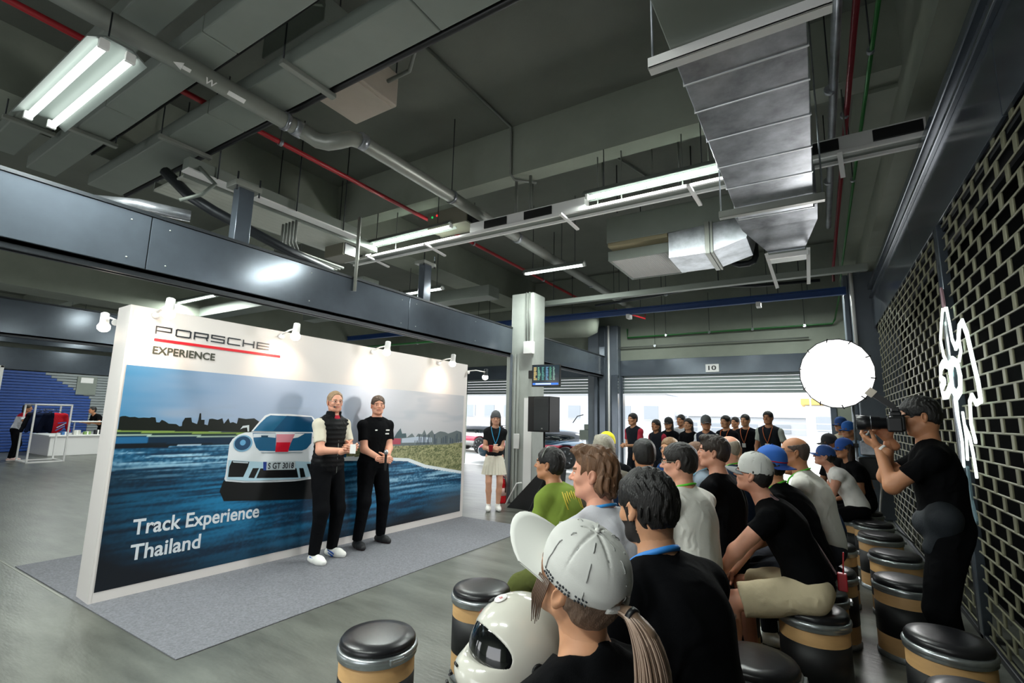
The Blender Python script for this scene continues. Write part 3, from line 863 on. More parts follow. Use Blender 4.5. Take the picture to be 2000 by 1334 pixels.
# the printed car
car = [('car_shadow', [(0.956, 0.90), (2.016, 0.84), (2.1, .70), (1.962, 0.60), (0.98, 0.70), (.93, .8)], '04080c'),
       ('car_cabin', [(1.182, 1.383), (1.246, 1.47), (1.313, 1.551), (1.365, 1.572), (1.6, 1.572), (1.875, 1.553), (1.96, 1.48), (2.02, 1.366)], 'dfe3e6'),
       ('car_body', [(1.19, 1.376), (1.118, 1.373), (1.051, 1.35), (1.0, 1.309), (0.975, 1.261), (0.973, 1.186), (0.971, 1.104), (0.969, 1.036), (0.969, 0.968), (0.962, 0.915), (0.977, 0.893), (1.151, 0.864), (1.448, 0.838), (1.729, 0.823), (2.0, 0.834), (2.1, .87), (2.12, .95), (2.12, 1.1), (2.12, 1.2), (2.05, 1.31), (1.98, 1.36), (1.893, 1.372)], 'd9dfe4'),
       ('car_windscreen', [(1.203, 1.387), (1.269, 1.47), (1.33, 1.533), (1.374, 1.555), (1.87, 1.541), (1.93, 1.46), (1.96, 1.365)], '1d6288'),
       ('windscreen_reflection', [(1.42, 1.385), (1.56, 1.552), (1.87, 1.541), (1.93, 1.46), (1.96, 1.37)], '0d4a70'),
       ('car_bonnet', [(1.198, 1.369), (1.448, 1.365), (1.461, 1.313), (1.468, 1.167), (1.291, 1.179), (1.25, 1.216), (1.217, 1.289)], '1d5a80'),
       ('car_bonnet', [(1.68, 1.357), (1.894, 1.355), (1.896, 1.239), (1.84, 1.178), (1.781, 1.16), (1.621, 1.165), (1.621, 1.248), (1.665, 1.308)], '1d5a80'),
       ('bonnet_light_patch', [(1.205, 1.36), (1.448, 1.36), (1.455, 1.31), (1.34, 1.325), (1.21, 1.32)], 'c9d2da'),
       ('bonnet_light_patch', [(1.68, 1.352), (1.80, 1.35), (1.72, 1.31), (1.66, 1.30)], 'e4e8ea'),
       ('bonnet_vent', [(1.29, 1.34), (1.37, 1.338), (1.365, 1.318), (1.295, 1.32)], '2a4a60'),
       ('red_stripe', [(1.461, 1.35), (1.678, 1.346), (1.637, 1.247), (1.613, 1.158), (1.465, 1.163), (1.467, 1.253)], 'd58b98'),
       ('red_stripe', [(1.467, 1.262), (1.635, 1.257), (1.613, 1.150), (1.465, 1.155)], 'c5122c'),
       ('emblem', [(1.51, 1.205), (1.55, 1.2), (1.555, 1.175), (1.525, 1.175)], 'e9e9ec'),
       ('bumper_line', [(1.3, 1.165), (1.8, 1.145), (1.78, 1.135), (1.32, 1.152)], '8e9aa2'),
       ('headlamp_ring', [(1.109 + .097 * math.cos(a * math.pi / 12), 1.262 + .085 * math.sin(a * math.pi / 12)) for a in range(24)], '6f9fbd'),
       ('headlamp', [(1.105 + .082 * math.cos(a * math.pi / 12), 1.264 + .071 * math.sin(a * math.pi / 12)) for a in range(24)], '123f60'),
       ('headlamp_glint', [(1.105 + .03 * math.cos(a * math.pi / 6), 1.27 + .03 * math.sin(a * math.pi / 6)) for a in range(12)], '5f9cc4'),
       ('bumper_panel', [(.98, 1.10), (1.34, 1.06), (1.72, 1.045), (1.96, 1.02), (2.1, 1.02), (2.1, .88), (1.75, .845), (1.2, .875), (.985, .91)], 'a9c8d8'),
       ('air_intake', [(1.016, 1.094), (1.193, 1.07), (1.184, 1.021), (1.145, 0.92), (0.993, 0.933), (0.995, 1.034)], '0b0d10'),
       ('air_intake', [(1.236, 1.003), (1.302, 0.999), (1.261, 0.899), (1.199, 0.908)], '0b0d10'),
       ('air_intake', [(1.317, 0.994), (1.732, 0.968), (1.767, 0.862), (1.283, 0.897)], '0b0d10'),
       ('air_intake', [(1.765, 0.966), (1.817, 0.962), (1.853, 0.862), (1.793, 0.859)], '0b0d10'),
       ('air_intake', [(1.856, 1.006), (2.03, 1.007), (2.06, 0.875), (1.912, 0.881)], '0b0d10'),
       ('intake_lamp', [(1.02, 1.088), (1.18, 1.068), (1.18, 1.055), (1.03, 1.073)], 'b9c4cc'),
       ('number_plate_print', [(1.34, 1.061), (1.711, 1.046), (1.716, 0.953), (1.349, 0.973)], 'b8c4ca'),
       ('plate_band', [(1.34, 1.061), (1.378, 1.059), (1.382, .971), (1.349, 0.973)], '1d3a86'),
       ('wing_mirror', [(1.062, 1.405), (1.085, 1.441), (1.15, 1.45), (1.156, 1.384), (1.14, 1.384), (1.13, 1.425), (1.09, 1.42)], 'c3ccd0')]
for i, (nm, poly, col) in enumerate(car):
    if nm == 'emblem':
        continue
    pr2(nm, poly, col, .001 + .0003 * i)
text_mesh('plate_lettering', 'S GT 3018', .062, .30, mat('print_ink', '20252c', rough=.4), dw, lambda a, b, d: FN(1.395 + a, .985 + b - .045 * a, .0105), bold=.015)
# title lettering in extended strokes
ST = .0125
def stroke(q, pts, u0, v0, w, h, slope=-.0225):
    for (a, b), (c, d) in zip(pts[:-1], pts[1:]):
        x0, y0, x1, y1 = u0 + a * w, v0 + b * h, u0 + c * w, v0 + d * h
        dx, dy = x1 - x0, y1 - y0; L_ = math.hypot(dx, dy); tx, ty = dx / L_ * ST / 2, dy / L_ * ST / 2
        P4 = [(x0 - tx - ty, y0 - ty + tx), (x0 - tx + ty, y0 - ty - tx), (x1 + tx + ty, y1 + ty - tx), (x1 + tx - ty, y1 + ty + tx)]
        q.add([FN(a_, b_ + slope * (a_ - .21), .0015) for a_, b_ in P4], [(0, 1, 2, 3)])
LT = {'P': [[(0, 0), (0, 1), (1, 1), (1, .38), (0, .38)]], 'O': [[(0, .1), (0, .9), (.08, 1), (.92, 1), (1, .9), (1, .1), (.92, 0), (.08, 0), (0, .1)]],
      'R': [[(0, 0), (0, 1), (1, 1), (1, .4), (0, .4)], [(.9, .4), (.97, 0)]], 'S': [[(1, .95), (1, 1), (0, 1), (0, .55), (1, .5), (1, 0), (0, 0)]],
      'C': [[(1, 1), (.06, 1), (0, .9), (0, .1), (.06, 0), (1, 0)]], 'H': [[(0, 0), (0, 1)], [(1, 0), (1, 1)], [(0, .5), (1, .5)]], 'E': [[(1, 1), (0, 1), (0, 0), (1, 0)], [(0, .5), (1, .5)]]}
for ch_, u0, w in zip('PORSCHE', (.214, .378, .536, .692, .849, 1.004, 1.153), (.122, .122, .12, .12, .12, .112, .124)):
    q = MB()
    for pl in LT[ch_]: stroke(q, pl, u0, 2.288, w, .062)
    q.build('title_letter', mat('print_ink', '20252c'), dw)
pr2('red_line', [(.208, 2.240), (.208, 2.214), (1.42, 2.192), (1.42, 2.218)], 'd2202c', .0015)
text_mesh('subtitle', 'EXPERIENCE', .068, .536, mat('print_ink2', '3a3c30'), dw, lambda a, b, d: FN(.208 + a, 2.099 + b - .02 * a, .0015), bold=.022)
text_mesh('slogan', 'Track Experience', .128, 1.115, mat('print_letter_white', 'cdd3d8', rough=.4), dw, lambda a, b, d: FN(.238 + a, .508 + b - .012 * a, .0015), bold=.02)
text_mesh('slogan', 'Thailand', .128, .562, mat('print_letter_white', 'cdd3d8'), dw, lambda a, b, d: FN(.244 + a, .296 + b - .005 * a, .0015), bold=.02)

# clip-on display spotlights
M_bulb = mat('spot_bulb', 'fff0dc', emit=22)
dmat = Matrix.Translation(dw.location) @ Matrix.Rotation(dw.rotation_euler[2], 4, 'Z')
def spot(u, off, label, zt, back=False, sidew=False):
    base = dmat @ Vector((u, -.02 if not back else .32, zt))
    t = thing('arm_spotlight', label, 'spotlight', base, dw.rotation_euler[2], group=None)
    s_ = -1 if not back else 1
    q = MB(); q.lathe([(.03, 0), (.03, .02), (.012, .03)], (0, 0, -.02), 12, axis=(0, s_, 0)); q.build('base_plate', M_white, t)
    if sidew: pts = [(0, 0, 0), (.2, -.02, .03), (off, -.03, .02)]; e = Vector((off, -.03, .02))
    else: pts = [(0, 0, 0), (-.0, s_ * off * .5, .04), (0, s_ * off, .05)]; e = Vector((0, s_ * off, .05))
    q = MB(); q.tube(pts, .009, 8); q.build('arm', M_white, t)
    ax = Vector((0, .12 * -s_, -1)).normalized()
    hd = Vector(e) + Vector((0, 0, .06))
    q = MB(); q.lathe([(.018, -.0), (.034, .01), (.038, .10), (.042, .12)], hd, 16, axis=ax); q.build('lamp_head', M_white if not sidew else M_steel_d, t)
    q = MB(); q.lathe([(.038, .0), (.052, .02), (.050, .05), (.03, .072), (.002, .08)], hd + ax * .115, 16, axis=ax); q.build('bulb', M_bulb, t)
    ld = bpy.data.lights.new('spot_light', 'SPOT'); ld.energy = SPOT_W; ld.color = (1, .74, .54); ld.spot_size = 1.9; ld.spot_blend = 1.0; ld.shadow_soft_size = .04
    lo = bpy.data.objects.new('spot_light', ld); COL.objects.link(lo); lo.parent = t; lo.location = hd + ax * .22
    lo.rotation_euler = Vector((0, 0, -1)).rotation_difference(Vector((0, -s_ * .9, -.8))).to_euler()
SPOT_W = 10
for u, lb in zip((.19, 1.40, 2.68, 3.96), ('leftmost white arm spotlight on the display wall top', 'white arm spotlight above the end of the red line', 'third white arm spotlight on the display wall top', 'fourth white arm spotlight near the wall far end')):
    spot(u, .30, lb, 2.47 - .016 * u)
spot(.0, .34, 'glowing arm spotlight facing backwards off the near wall end', 2.40, back=True)
spot(4.66, .46, 'dark bodied arm spotlight off the wall far end', 2.33, sidew=True)

# carpet
q = MB(); q.bbox(-6.91, -3.60, 1.765, 6.46, 0, .008, .002)
M_carp = mat('carpet_grey', '75767c', rough=.95, var=.30, vscale=60, bump=.6, bscale=300)
tag(q.build('carpet', M_carp), 'mottled grey felt carpet laid before the display wall', 'carpet')

# ================================================================ drum stools
M_drum = mat('drum_board', 'c59c68', rough=.6, var=.10, vscale=5, stretch=(1, 1, 4))
M_band = mat('drum_band', '0d0e10', rough=.55)
M_ring = mat('zinc_ring', 'a8aeb0', rough=.3, metal=.8, var=.12, vscale=30)
M_pad = mat('pad_vinyl', '17171a', rough=.33, bump=.15, bscale=14)
def make_stool():
    t = thing('drum_stool', '', 'stool', (0, 0, 0))
    q = MB(); q.lathe([(.180, .01), (.182, .02), (.182, .44), (.18, .445)], n=40); q.build('drum', M_drum, t)
    q = MB(); q.lathe([(.1835, .155), (.1835, .355)], n=40); q.build('black_band', M_band, t)
    q = MB(); q.lathe([(.17, 0), (.188, .002), (.190, .02), (.186, .035), (.183, .04)], n=40); q.build('base_ring', M_ring, t)
    q = MB(); q.lathe([(.183, .43), (.191, .435), (.187, .445), (.193, .452), (.196, .463), (.193, .474), (.187, .478), (.17, .48)], n=40); q.build('lid_ring', M_ring, t)
    q = MB(); q.bbox(.188, .205, -.035, .035, .448, .474, .004); q.tube([(.2, -.03, .461), (.206, .0, .461), (.2, .05, .461)], .004, 6); q.build('latch', M_ring, t)
    q = MB(); q.lathe([(.178, .475), (.184, .485), (.183, .5), (.172, .515), (.12, .522), (.05, .525), (.001, .526)], n=40); q.build('seat_pad', M_pad, t)
    return t
st0 = make_stool()
stools = [((-1.92, 1.88), 'empty drum stool standing alone at the front', -.3), ((-1.90, 2.74), 'empty drum stool left of the white helmet', 2), ((-1.52, 3.28), 'drum stool under the man in the green shirt', 1),
          ((-.09, 3.60), 'drum stool under the grinning man in beige shorts', .6), ((-.31, 2.70), 'empty drum stool at the bearded man\'s elbow', 0), ((-.60, 3.96), 'drum stool under the upright man in a black tee', 0),
          ((.36, 7.22), 'drum stool under the person in the white tank top', 0), ((.47, 7.0), 'farthest drum stool of the row along the grille', 0), ((.47, 6.30), 'second farthest drum stool of the grille row', 0),
          ((.50, 5.48), 'third farthest drum stool of the grille row', 0), ((.46, 4.62), 'drum stool behind the photographer in the grille row', 0), ((.51, 3.54), 'large near drum stool before the photographer\'s legs', 1.6), ((.50, 2.86), 'nearest drum stool cut by the lower right frame', 0),
          ((-.68, 3.30), 'drum stool under the man with glasses', 0), ((-.79, 2.14), 'drum stool under the curly haired man', 0), ((-.33, 1.60), 'drum stool under the bearded man', 0), ((-.44, 1.08), 'drum stool under the woman with the ponytail', 0), ((.0, 4.62), 'drum stool under the bald man', 0)]
for i, ((x, y), lb, rz) in enumerate(stools):
    if i == 0:
        st0.location = (x, y, 0); st0.rotation_euler[2] = rz; st0['label'] = lb; st0['group'] = 'drum stools'
    else:
        dup(st0, (x, y, 0), rz, lb, 'drum stools')

# ================================================================ equipment around the middle column
fe = thing('fire_extinguisher', 'red fire extinguisher on the floor by the middle column', 'fire extinguisher', (-5.08, 7.9, 0))
M_fe = mat('extinguisher_red', 'c3121c', rough=.25)
q = MB(); q.lathe([(.06, 0), (.075, .01), (.077, .03), (.077, .36), (.07, .40), (.04, .435), (.025, .45), (.025, .47)], n=24); q.build('cylinder', M_fe, fe)
q = MB(); q.bbox(-.02, .02, -.02, .02, .46, .50, .004); q.beam((-.02, 0, .50), (.09, 0, .53), .02, .008); q.beam((-.02, 0, .49), (.08, 0, .48), .02, .008); q.build('handle', M_red, fe)
q = MB(); q.tube([(.0, 0, .48), (.07, -.03, .47), (.10, -.03, .38), (.09, -.02, .2)], .009, 8); q.build('hose', M_black, fe)
q = MB(); q.lathe([(.0785, .14), (.0785, .28)], n=24); q.build('label_sticker', mat('sticker_pale', 'd8b0a8'), fe)

tv = thing('monitor', 'flat monitor with a bright timing table hung on the column', 'monitor', (-4.08, 7.72, 2.14), math.radians(4))
q = MB(); q.bbox(-.28, .28, -.02, .02, 0, .40, .008); q.build('case', M_black, tv)
q = MB(); q.box(-.26, .26, -.0225, -.0215, .02, .385); q.build('screen', mat('screen_dark', '1b2a34', rough=.2, emit=.5), tv)
rg = random.Random(2)
for k, (a, b, cc) in enumerate(((-.24, -.17, 'b8a46a'), (-.16, -.10, '6aa08a'), (-.08, -.02, '4e8a86'), (0.0, .05, '5a88a8'), (.07, .12, '4a8a70'), (.14, .18, '7a9a90'))):
    q = MB()
    for r_ in range(11):
        w_ = rg.uniform(.5, 1) * (b - a); q.box(a, a + w_, -.0235, -.0225, .12 + r_ * .022, .132 + r_ * .022)
    q.build('table_column', mat('scr_' + cc, cc, emit=.7), tv)
q = MB(); q.box(-.255, .24, -.0235, -.0225, .035, .065); q.build('caption_bar', mat('scr_blue', '2a5ad8', emit=1.6), tv)
q = MB(); q.box(-.2, .1, -.024, -.0236, .04, .06); q.build('caption_text', mat('scr_cyan', 'bfe4ff', emit=1.2), tv)
q = MB(); q.bbox(-.36, -.26, .0, .04, .15, .3, .006); q.tube([(-.3, .02, .22), (-.44, .28, .22)], .02, 8); q.build('bracket', M_black, tv)

sp = thing('loudspeaker', 'black loudspeaker on a pole before the middle column', 'loudspeaker', (-3.99, 7.5, 1.35), math.radians(-8))
q = MB(); q.prism([(-.23, -.17), (.23, -.17), (.18, .2), (-.18, .2)], lambda a, b, d: (a, b, d), 0, .60); q.build('cabinet', M_black, sp)
q = MB(); q.bbox(-.09, .215, -.19, -.168, .02, .58, .01); q.build('front_grille', mat('speaker_grille', '24292c', rough=.5, bump=.3, bscale=300), sp)
q = MB(); q.box(.07, .1, -.192, -.189, .05, .07); q.build('badge', M_pipe, sp)
ss_ = thing('speaker_stand', 'black tripod stand carrying the loudspeaker', 'stand', (-3.99, 7.5, 0))
q = MB(); q.tube([(0, 0, .12), (0, 0, 1.35)], .018, 10); q.build('pole', M_black, ss_)
for k in range(3):
    a = k * 2.094 + .3
    q = MB(); q.tube([(0, 0, .55), (.42 * math.cos(a), .42 * math.sin(a), .01)], .012, 8); q.build('leg', M_black, ss_)
bp = thing('equipment_cover', 'black cloth draped slantwise behind the green shirt man', 'cover', (-4.35, 7.7, 0))
q = MB(); q.prism([(-.42, 0), (.55, 0), (.62, .72), (.32, .75)], lambda a, b, d: (a, d, b), -.12, .14); q.build('draped_cloth', M_black, bp)
q = MB(); q.tube([(-.55, .05, .02), (-.35, .1, .4), (-.25, .1, .42)], .015, 8); q.build('pole', M_white, bp)

# ================================================================ lamp dome on its stand
sf = thing('photo_lamp', 'big round glowing softbox with grid cells on the light stand', 'studio light', (.26, 8.3, 2.31))
q = MB()
nd = Vector((-.42, -.90, -.06)).normalized()
ld = bpy.data.lights.new('softbox_light', 'AREA'); ld.shape = 'DISK'; ld.size = .9; ld.spread = 1.9; ld.energy = 52; ld.color = (1, .98, .95)
lo = bpy.data.objects.new('softbox_light', ld); COL.objects.link(lo); lo.parent = sf; lo.location = nd * .14; lo.rotation_euler = Vector((0, 0, -1)).rotation_difference(Vector((-.75, -.65, -.08)).normalized()).to_euler()
M_soft = mat('softbox_cloth', 'ffffff', rough=.6, emit=3.2)
prof = [(.001, .10), (.18, .085), (.34, .045), (.45, .0), (.485, -.03)]
n_ = 20
q.lathe([(r_, z_) for r_, z_ in reversed(prof)], (0, 0, 0), n_, axis=nd, smooth=False); q.build('diffuser', M_soft, sf)
q = MB(); q.lathe([(.485, -.03), (.50, -.03), (.38, -.22), (.15, -.34), (.05, -.36)], (0, 0, 0), n_, axis=nd, smooth=False); q.build('shell', M_black, sf)
qr = Vector((0, 0, 1)).rotation_difference(nd)
q = MB()
for i in range(-6, 7):
    for j in range(-6, 7):
        a, b = (i + .5 * (j % 2)) * .085, j * .078
        if math.hypot(a, b) < .42:
            z_ = .10 - .40 * (math.hypot(a, b) ** 2) + .003
            p = qr @ Vector((a, b, z_)); p2 = qr @ Vector((a + .022, b + .004, z_))
            q.tube([p, p2], .004, 4)
q.build('grid_stitch', M_steel_d, sf, kind='stuff')
for k in range(10):
    a = k * 2 * math.pi / 10
    q = MB(); q.tube([qr @ Vector((.45 * math.cos(a), .45 * math.sin(a), .012)), qr @ Vector((.505 * math.cos(a), .505 * math.sin(a), -.03))], .009, 6); q.build('rib_clip', M_black, sf)
lh = thing('lamp_head', 'black lamp head and cable hung on the light stand', 'lamp head', (.58, 8.5, 1.15))
q = MB(); q.bbox(-.12, .12, -.1, .1, -.3, .0, .02); q.build('power_pack', M_black, lh)
q = MB(); q.bbox(-.08, .09, -.08, .08, .02, .22, .02); q.build('ballast', M_galv, lh)
q = MB(); q.tube([(0, 0, .3), (.05, 0, .38), (.1, 0, .3), (.1, 0, .1), (.12, .0, -.4), (.08, 0, -.7), (.05, 0, -1.1)], .012, 8); q.build('cable', M_white, lh)
ls = thing('light_stand', 'tall chrome light stand with spread legs near the dark column', 'stand', (.46, 8.62, 0))
q = MB(); q.tube([(0, 0, .1), (0, 0, 1.3)], .02, 10); q.tube([(0, 0, 1.3), (0, 0, 2.0)], .015, 10); q.build('pole', M_galv, ls)
for z in (.7, 1.3, 1.9):
    q = MB(); q.bbox(-.03, .03, -.03, .03, z - .03, z + .03, .008); q.build('collar', M_black, ls)
q = MB(); q.tube([(0, 0, 1.95), (-.06, -.02, 2.2), (-.14, -.06, 2.31)], .014, 8); q.build('arm', M_black, ls)
for k in range(3):
    a = k * 2.094 + 4.0
    q = MB(); q.tube([(0, 0, .52), (.6 * math.cos(a), .6 * math.sin(a), .015)], .012, 8); q.build('leg', M_galv, ls)

# ================================================================ illuminated letter sign on the grille
sg = thing('neon_sign', 'tall white illuminated script sign hung on the grille', 'sign', (.96, 5.1, .9))
M_neon = mat('sign_glow', 'f2fff9', emit=1.0)
def blob(name, pts, w, mt=M_neon, d0=-.012, d1=.0, n=8):
    """rounded stroke along pts in the plane of the grille (y,z)"""
    q = MB()
    P = [Vector((y - 5.1, z - .9)) for y, z in pts]
    L1, L2 = [], []
    for i, p in enumerate(P):
        t = (P[min(i + 1, len(P) - 1)] - P[max(i - 1, 0)]).normalized(); nn = Vector((-t.y, t.x))
        ww = w[i] if isinstance(w, (list, tuple)) else w
        L1.append(p + nn * ww / 2); L2.append(p - nn * ww / 2)
    for i in range(len(P) - 1):
        q.prism([tuple(L1[i]), tuple(L1[i + 1]), tuple(L2[i + 1]), tuple(L2[i])], lambda a, b, d: (d, a, b), d0, d1)
    for p, ww in ((P[0], w[0] if isinstance(w, (list, tuple)) else w), (P[-1], w[-1] if isinstance(w, (list, tuple)) else w)):
        q.prism([(p.x + ww / 2 * math.cos(a), p.y + ww / 2 * math.sin(a)) for a in np.linspace(0, 2 * math.pi, 12, endpoint=False)], lambda a, b, d: (d, a, b), d0 - .0005, d1)
    o = q.build(name, mt, sg)
    return o
blob('letter_stroke', [(5.36, 2.46), (5.46, 2.34), (5.42, 2.2), (5.28, 2.08)], .035)
blob('letter_stroke', [(5.12, 2.54), (5.08, 2.40), (5.06, 2.28), (4.98, 2.20)], .035)
blob('letter_stroke', [(5.36, 2.46), (5.26, 2.56), (5.12, 2.54)], .035)
blob('letter_bowl', [(5.30, 2.10), (5.45, 2.13), (5.58, 2.10), (5.62, 2.02), (5.50, 1.98)], .07)
blob('letter_bowl', [(5.50, 1.98), (5.64, 1.93), (5.60, 1.86), (5.45, 1.86), (5.3, 1.92)], .07)
blob('letter_bowl', [(5.24, 2.04), (5.12, 2.12), (4.99, 2.08), (4.95, 1.98), (4.99, 1.88), (5.12, 1.84), (5.24, 1.90), (5.24, 2.04)], .075)
blob('letter_stroke', [(4.98, 2.20), (4.88, 2.24), (4.80, 2.34), (4.70, 2.36), (4.62, 2.26), (4.56, 2.08), (4.49, 1.9), (4.48, 1.78)], [.04, .045, .05, .05, .055, .055, .055, .05])
blob('letter_stroke', [(4.86, 2.28), (4.84, 2.16), (4.92, 2.1)], .035)
blob('letter_stroke', [(4.48, 1.78), (4.60, 1.76), (4.68, 1.82), (4.76, 1.78), (4.80, 1.62), (4.74, 1.5)], .04)
blob('letter_stroke', [(5.15, 1.84), (5.16, 1.65), (5.12, 1.48), (5.16, 1.3)], .035)
blob('letter_stroke', [(5.0, 1.70), (4.98, 1.52), (5.02, 1.36)], .03)
blob('letter_stroke', [(4.98, 1.60), (4.88, 1.52), (4.84, 1.40), (4.82, 1.25)], .035)
M_glass_tail = mat('sign_acrylic', '7f9ca8', rough=.2, metal=.2)
blob('acrylic_tail', [(5.05, 1.28), (5.06, 1.05), (4.98, .92)], [.05, .09, .07], M_glass_tail)
blob('acrylic_tail', [(5.2, 2.60), (5.22, 2.72)], [.08, .05], mat('sign_pink', 'a08088'))
# ================================================================ sculpting kit: distance fields meshed with OpenVDB
F32 = np.float32
def V(*a): return np.array(a, dtype=float)
def nrm(v):
    v = np.asarray(v, float); return v / (np.linalg.norm(v) + 1e-12)
def rot(axis, deg):
    return np.array(Matrix.Rotation(math.radians(deg), 3, axis))


def cone(a, b, ra, rb, k=.02, clip=None, sub=False):
    return ('c', V(*a), V(*b), ra, rb, k, clip, sub)
def ell(c, r, R=None, k=.02, clip=None, sub=False):
    return ('e', V(*c), V(*r), R, 0, k, clip, sub)


def field(prims, vox, disp=None, planes=()):
    los, his = [], []
    for p in prims:
        if p[7]: continue
        if p[0] == 'c':
            m_ = max(p[3], p[4]); los.append(np.minimum(p[1], p[2]) - m_); his.append(np.maximum(p[1], p[2]) + m_)
        else:
            m_ = np.full(3, p[2].max()) if p[3] is not None else p[2]; los.append(p[1] - m_); his.append(p[1] + m_)
    pad = vox * 4 + .01
    lo = np.min(los, 0) - pad; hi = np.max(his, 0) + pad
    n = np.ceil((hi - lo) / vox).astype(int) + 1
    ax = [(lo[i] + np.arange(n[i]) * vox).astype(F32) for i in range(3)]
    D = np.full(n, .5, F32)
    for p in prims:
        k = p[5]; e = k + vox * 4 + .012
        if p[0] == 'c':
            m_ = max(p[3], p[4]) + e; a, b = np.minimum(p[1], p[2]) - m_, np.maximum(p[1], p[2]) + m_
        else:
            m_ = (np.full(3, p[2].max()) if p[3] is not None else p[2]) + e; a, b = p[1] - m_, p[1] + m_
        i0 = np.clip(np.floor((a - lo) / vox).astype(int), 0, n); i1 = np.clip(np.ceil((b - lo) / vox).astype(int) + 1, 0, n)
        if (i1 <= i0).any(): continue
        sl = tuple(slice(i0[i], i1[i]) for i in range(3))
        X = ax[0][sl[0]][:, None, None]; Y = ax[1][sl[1]][None, :, None]; Z = ax[2][sl[2]][None, None, :]
        if p[0] == 'c':
            A, B = p[1], p[2]; ba = B - A; L2 = max(float(ba @ ba), 1e-9)
            t = ((X - A[0]) * ba[0] + (Y - A[1]) * ba[1] + (Z - A[2]) * ba[2]) / L2
            t = np.clip(t, 0, 1)
            d = np.sqrt((X - A[0] - t * ba[0]) ** 2 + (Y - A[1] - t * ba[1]) ** 2 + (Z - A[2] - t * ba[2]) ** 2) - (p[3] + t * (p[4] - p[3]))
        else:
            C, r, R = p[1], p[2], p[3]
            x, y, z = X - C[0], Y - C[1], Z - C[2]
            if R is not None:
                x, y, z = (x * R[0, 0] + y * R[1, 0] + z * R[2, 0], x * R[0, 1] + y * R[1, 1] + z * R[2, 1], x * R[0, 2] + y * R[1, 2] + z * R[2, 2])
            k0 = np.sqrt((x / r[0]) ** 2 + (y / r[1]) ** 2 + (z / r[2]) ** 2)
            k1 = np.sqrt((x / r[0] ** 2) ** 2 + (y / r[1] ** 2) ** 2 + (z / r[2] ** 2) ** 2) + 1e-6
            d = k0 * (k0 - 1) / k1
        d = d.astype(F32)
        if p[6] is not None:
            for (cp, cn) in p[6]:
                d = np.maximum(d, (X - cp[0]) * cn[0] + (Y - cp[1]) * cn[1] + (Z - cp[2]) * cn[2])
        o = D[sl]
        if p[7]:
            h = np.clip(.5 - .5 * (o + d) / k, 0, 1)
            D[sl] = o * (1 - h) + (-d) * h + k * h * (1 - h)
        else:
            h = np.clip(.5 + .5 * (o - d) / k, 0, 1)
            D[sl] = o * (1 - h) + d * h - k * h * (1 - h)
    if disp is not None or planes:
        X, Y, Z = ax[0][:, None, None], ax[1][None, :, None], ax[2][None, None, :]
        if disp is not None: D = D + disp(X, Y, Z).astype(F32)
        for cp, cn in planes:
            D = np.maximum(D, (X - cp[0]) * cn[0] + (Y - cp[1]) * cn[1] + (Z - cp[2]) * cn[2])
    return D, lo


def surf(prims, vox, disp=None, planes=()):
    """returns vertices (n,3) and quads (m,4)"""
    D, lo = field(prims, vox, disp, planes)
    g = vdb.FloatGrid(background=3 * vox)
    g.copyFromArray(np.ascontiguousarray(np.clip(D, -3 * vox, 3 * vox)), tolerance=0.0)
    v, q = g.convertToQuads(isovalue=0.0)
    v = v * vox + lo
    q = q.astype(np.int64)
    if len(q):
        a, b, c = v[q[:, 0]], v[q[:, 1]], v[q[:, 2]]
        vol = np.einsum('ij,ij->i', a, np.cross(b, c)).sum()
        if vol < 0: q = q[:, ::-1]
    return v, q


def npmesh(name, chunks, mats):
    """chunks: list of (verts, quads, matidx array or int)"""
    vs, qs, ms, k = [], [], [], 0
    for v, q, m_ in chunks:
        vs.append(v); qs.append(q + k); k += len(v)
        ms.append(np.full(len(q), m_) if np.isscalar(m_) else m_)
    v = np.concatenate(vs); q = np.concatenate(qs); m_ = np.concatenate(ms)
    me = bpy.data.meshes.new(name)
    me.vertices.add(len(v)); me.vertices.foreach_set('co', v.astype(F32).ravel())
    me.loops.add(q.size); me.loops.foreach_set('vertex_index', q.astype(np.int32).ravel())
    me.polygons.add(len(q))
    me.polygons.foreach_set('loop_start', np.arange(0, q.size, 4, dtype=np.int32))
    me.polygons.foreach_set('loop_total', np.full(len(q), 4, dtype=np.int32))
    for x in mats: me.materials.append(x)
    me.polygons.foreach_set('material_index', m_.astype(np.int32))
    me.polygons.foreach_set('use_smooth', np.ones(len(q), dtype=bool))
    me.update(calc_edges=True)
    me.validate()
    return me


def folds(amp, f=22, seed=0, dirz=.6):
    r_ = np.random.RandomState(seed); W_ = r_.randn(5, 3) * f * np.array([1, 1, dirz]); ph = r_.rand(5) * 6
    def g(X, Y, Z):
        a = np.sin(W_[0, 0] * X + W_[0, 1] * Y + W_[0, 2] * Z + ph[0])
        b = np.sin(W_[1, 0] * X + W_[1, 1] * Y + W_[1, 2] * Z + ph[1] + 1.6 * a)
        c = np.sin(1.7 * (W_[2, 0] * X + W_[2, 1] * Y + W_[2, 2] * Z) + ph[2] + 1.3 * b)
        return amp * (.55 * b + .45 * c)
    return g


LOD = {'S': (.012, .0075, .0032, .004, .0034), 'A': (.013, .009, .0038, .0045, .0045), 'B': (.016, .0115, .0052, .0055, .006), 'C': (.02, .0145, .0075, .0072, .008)}


def ik(S_, T, a, b, pole):
    d = T - S_; L_ = np.linalg.norm(d); L_ = min(L_, (a + b) * .995); dn = nrm(d)
    T2 = S_ + dn * L_
    x = (a * a - b * b + L_ * L_) / (2 * L_); h = math.sqrt(max(a * a - x * x, 0))
    p = np.asarray(pole, float); p = nrm(p - dn * (p @ dn))
    return S_ + dn * x + p * h, T2


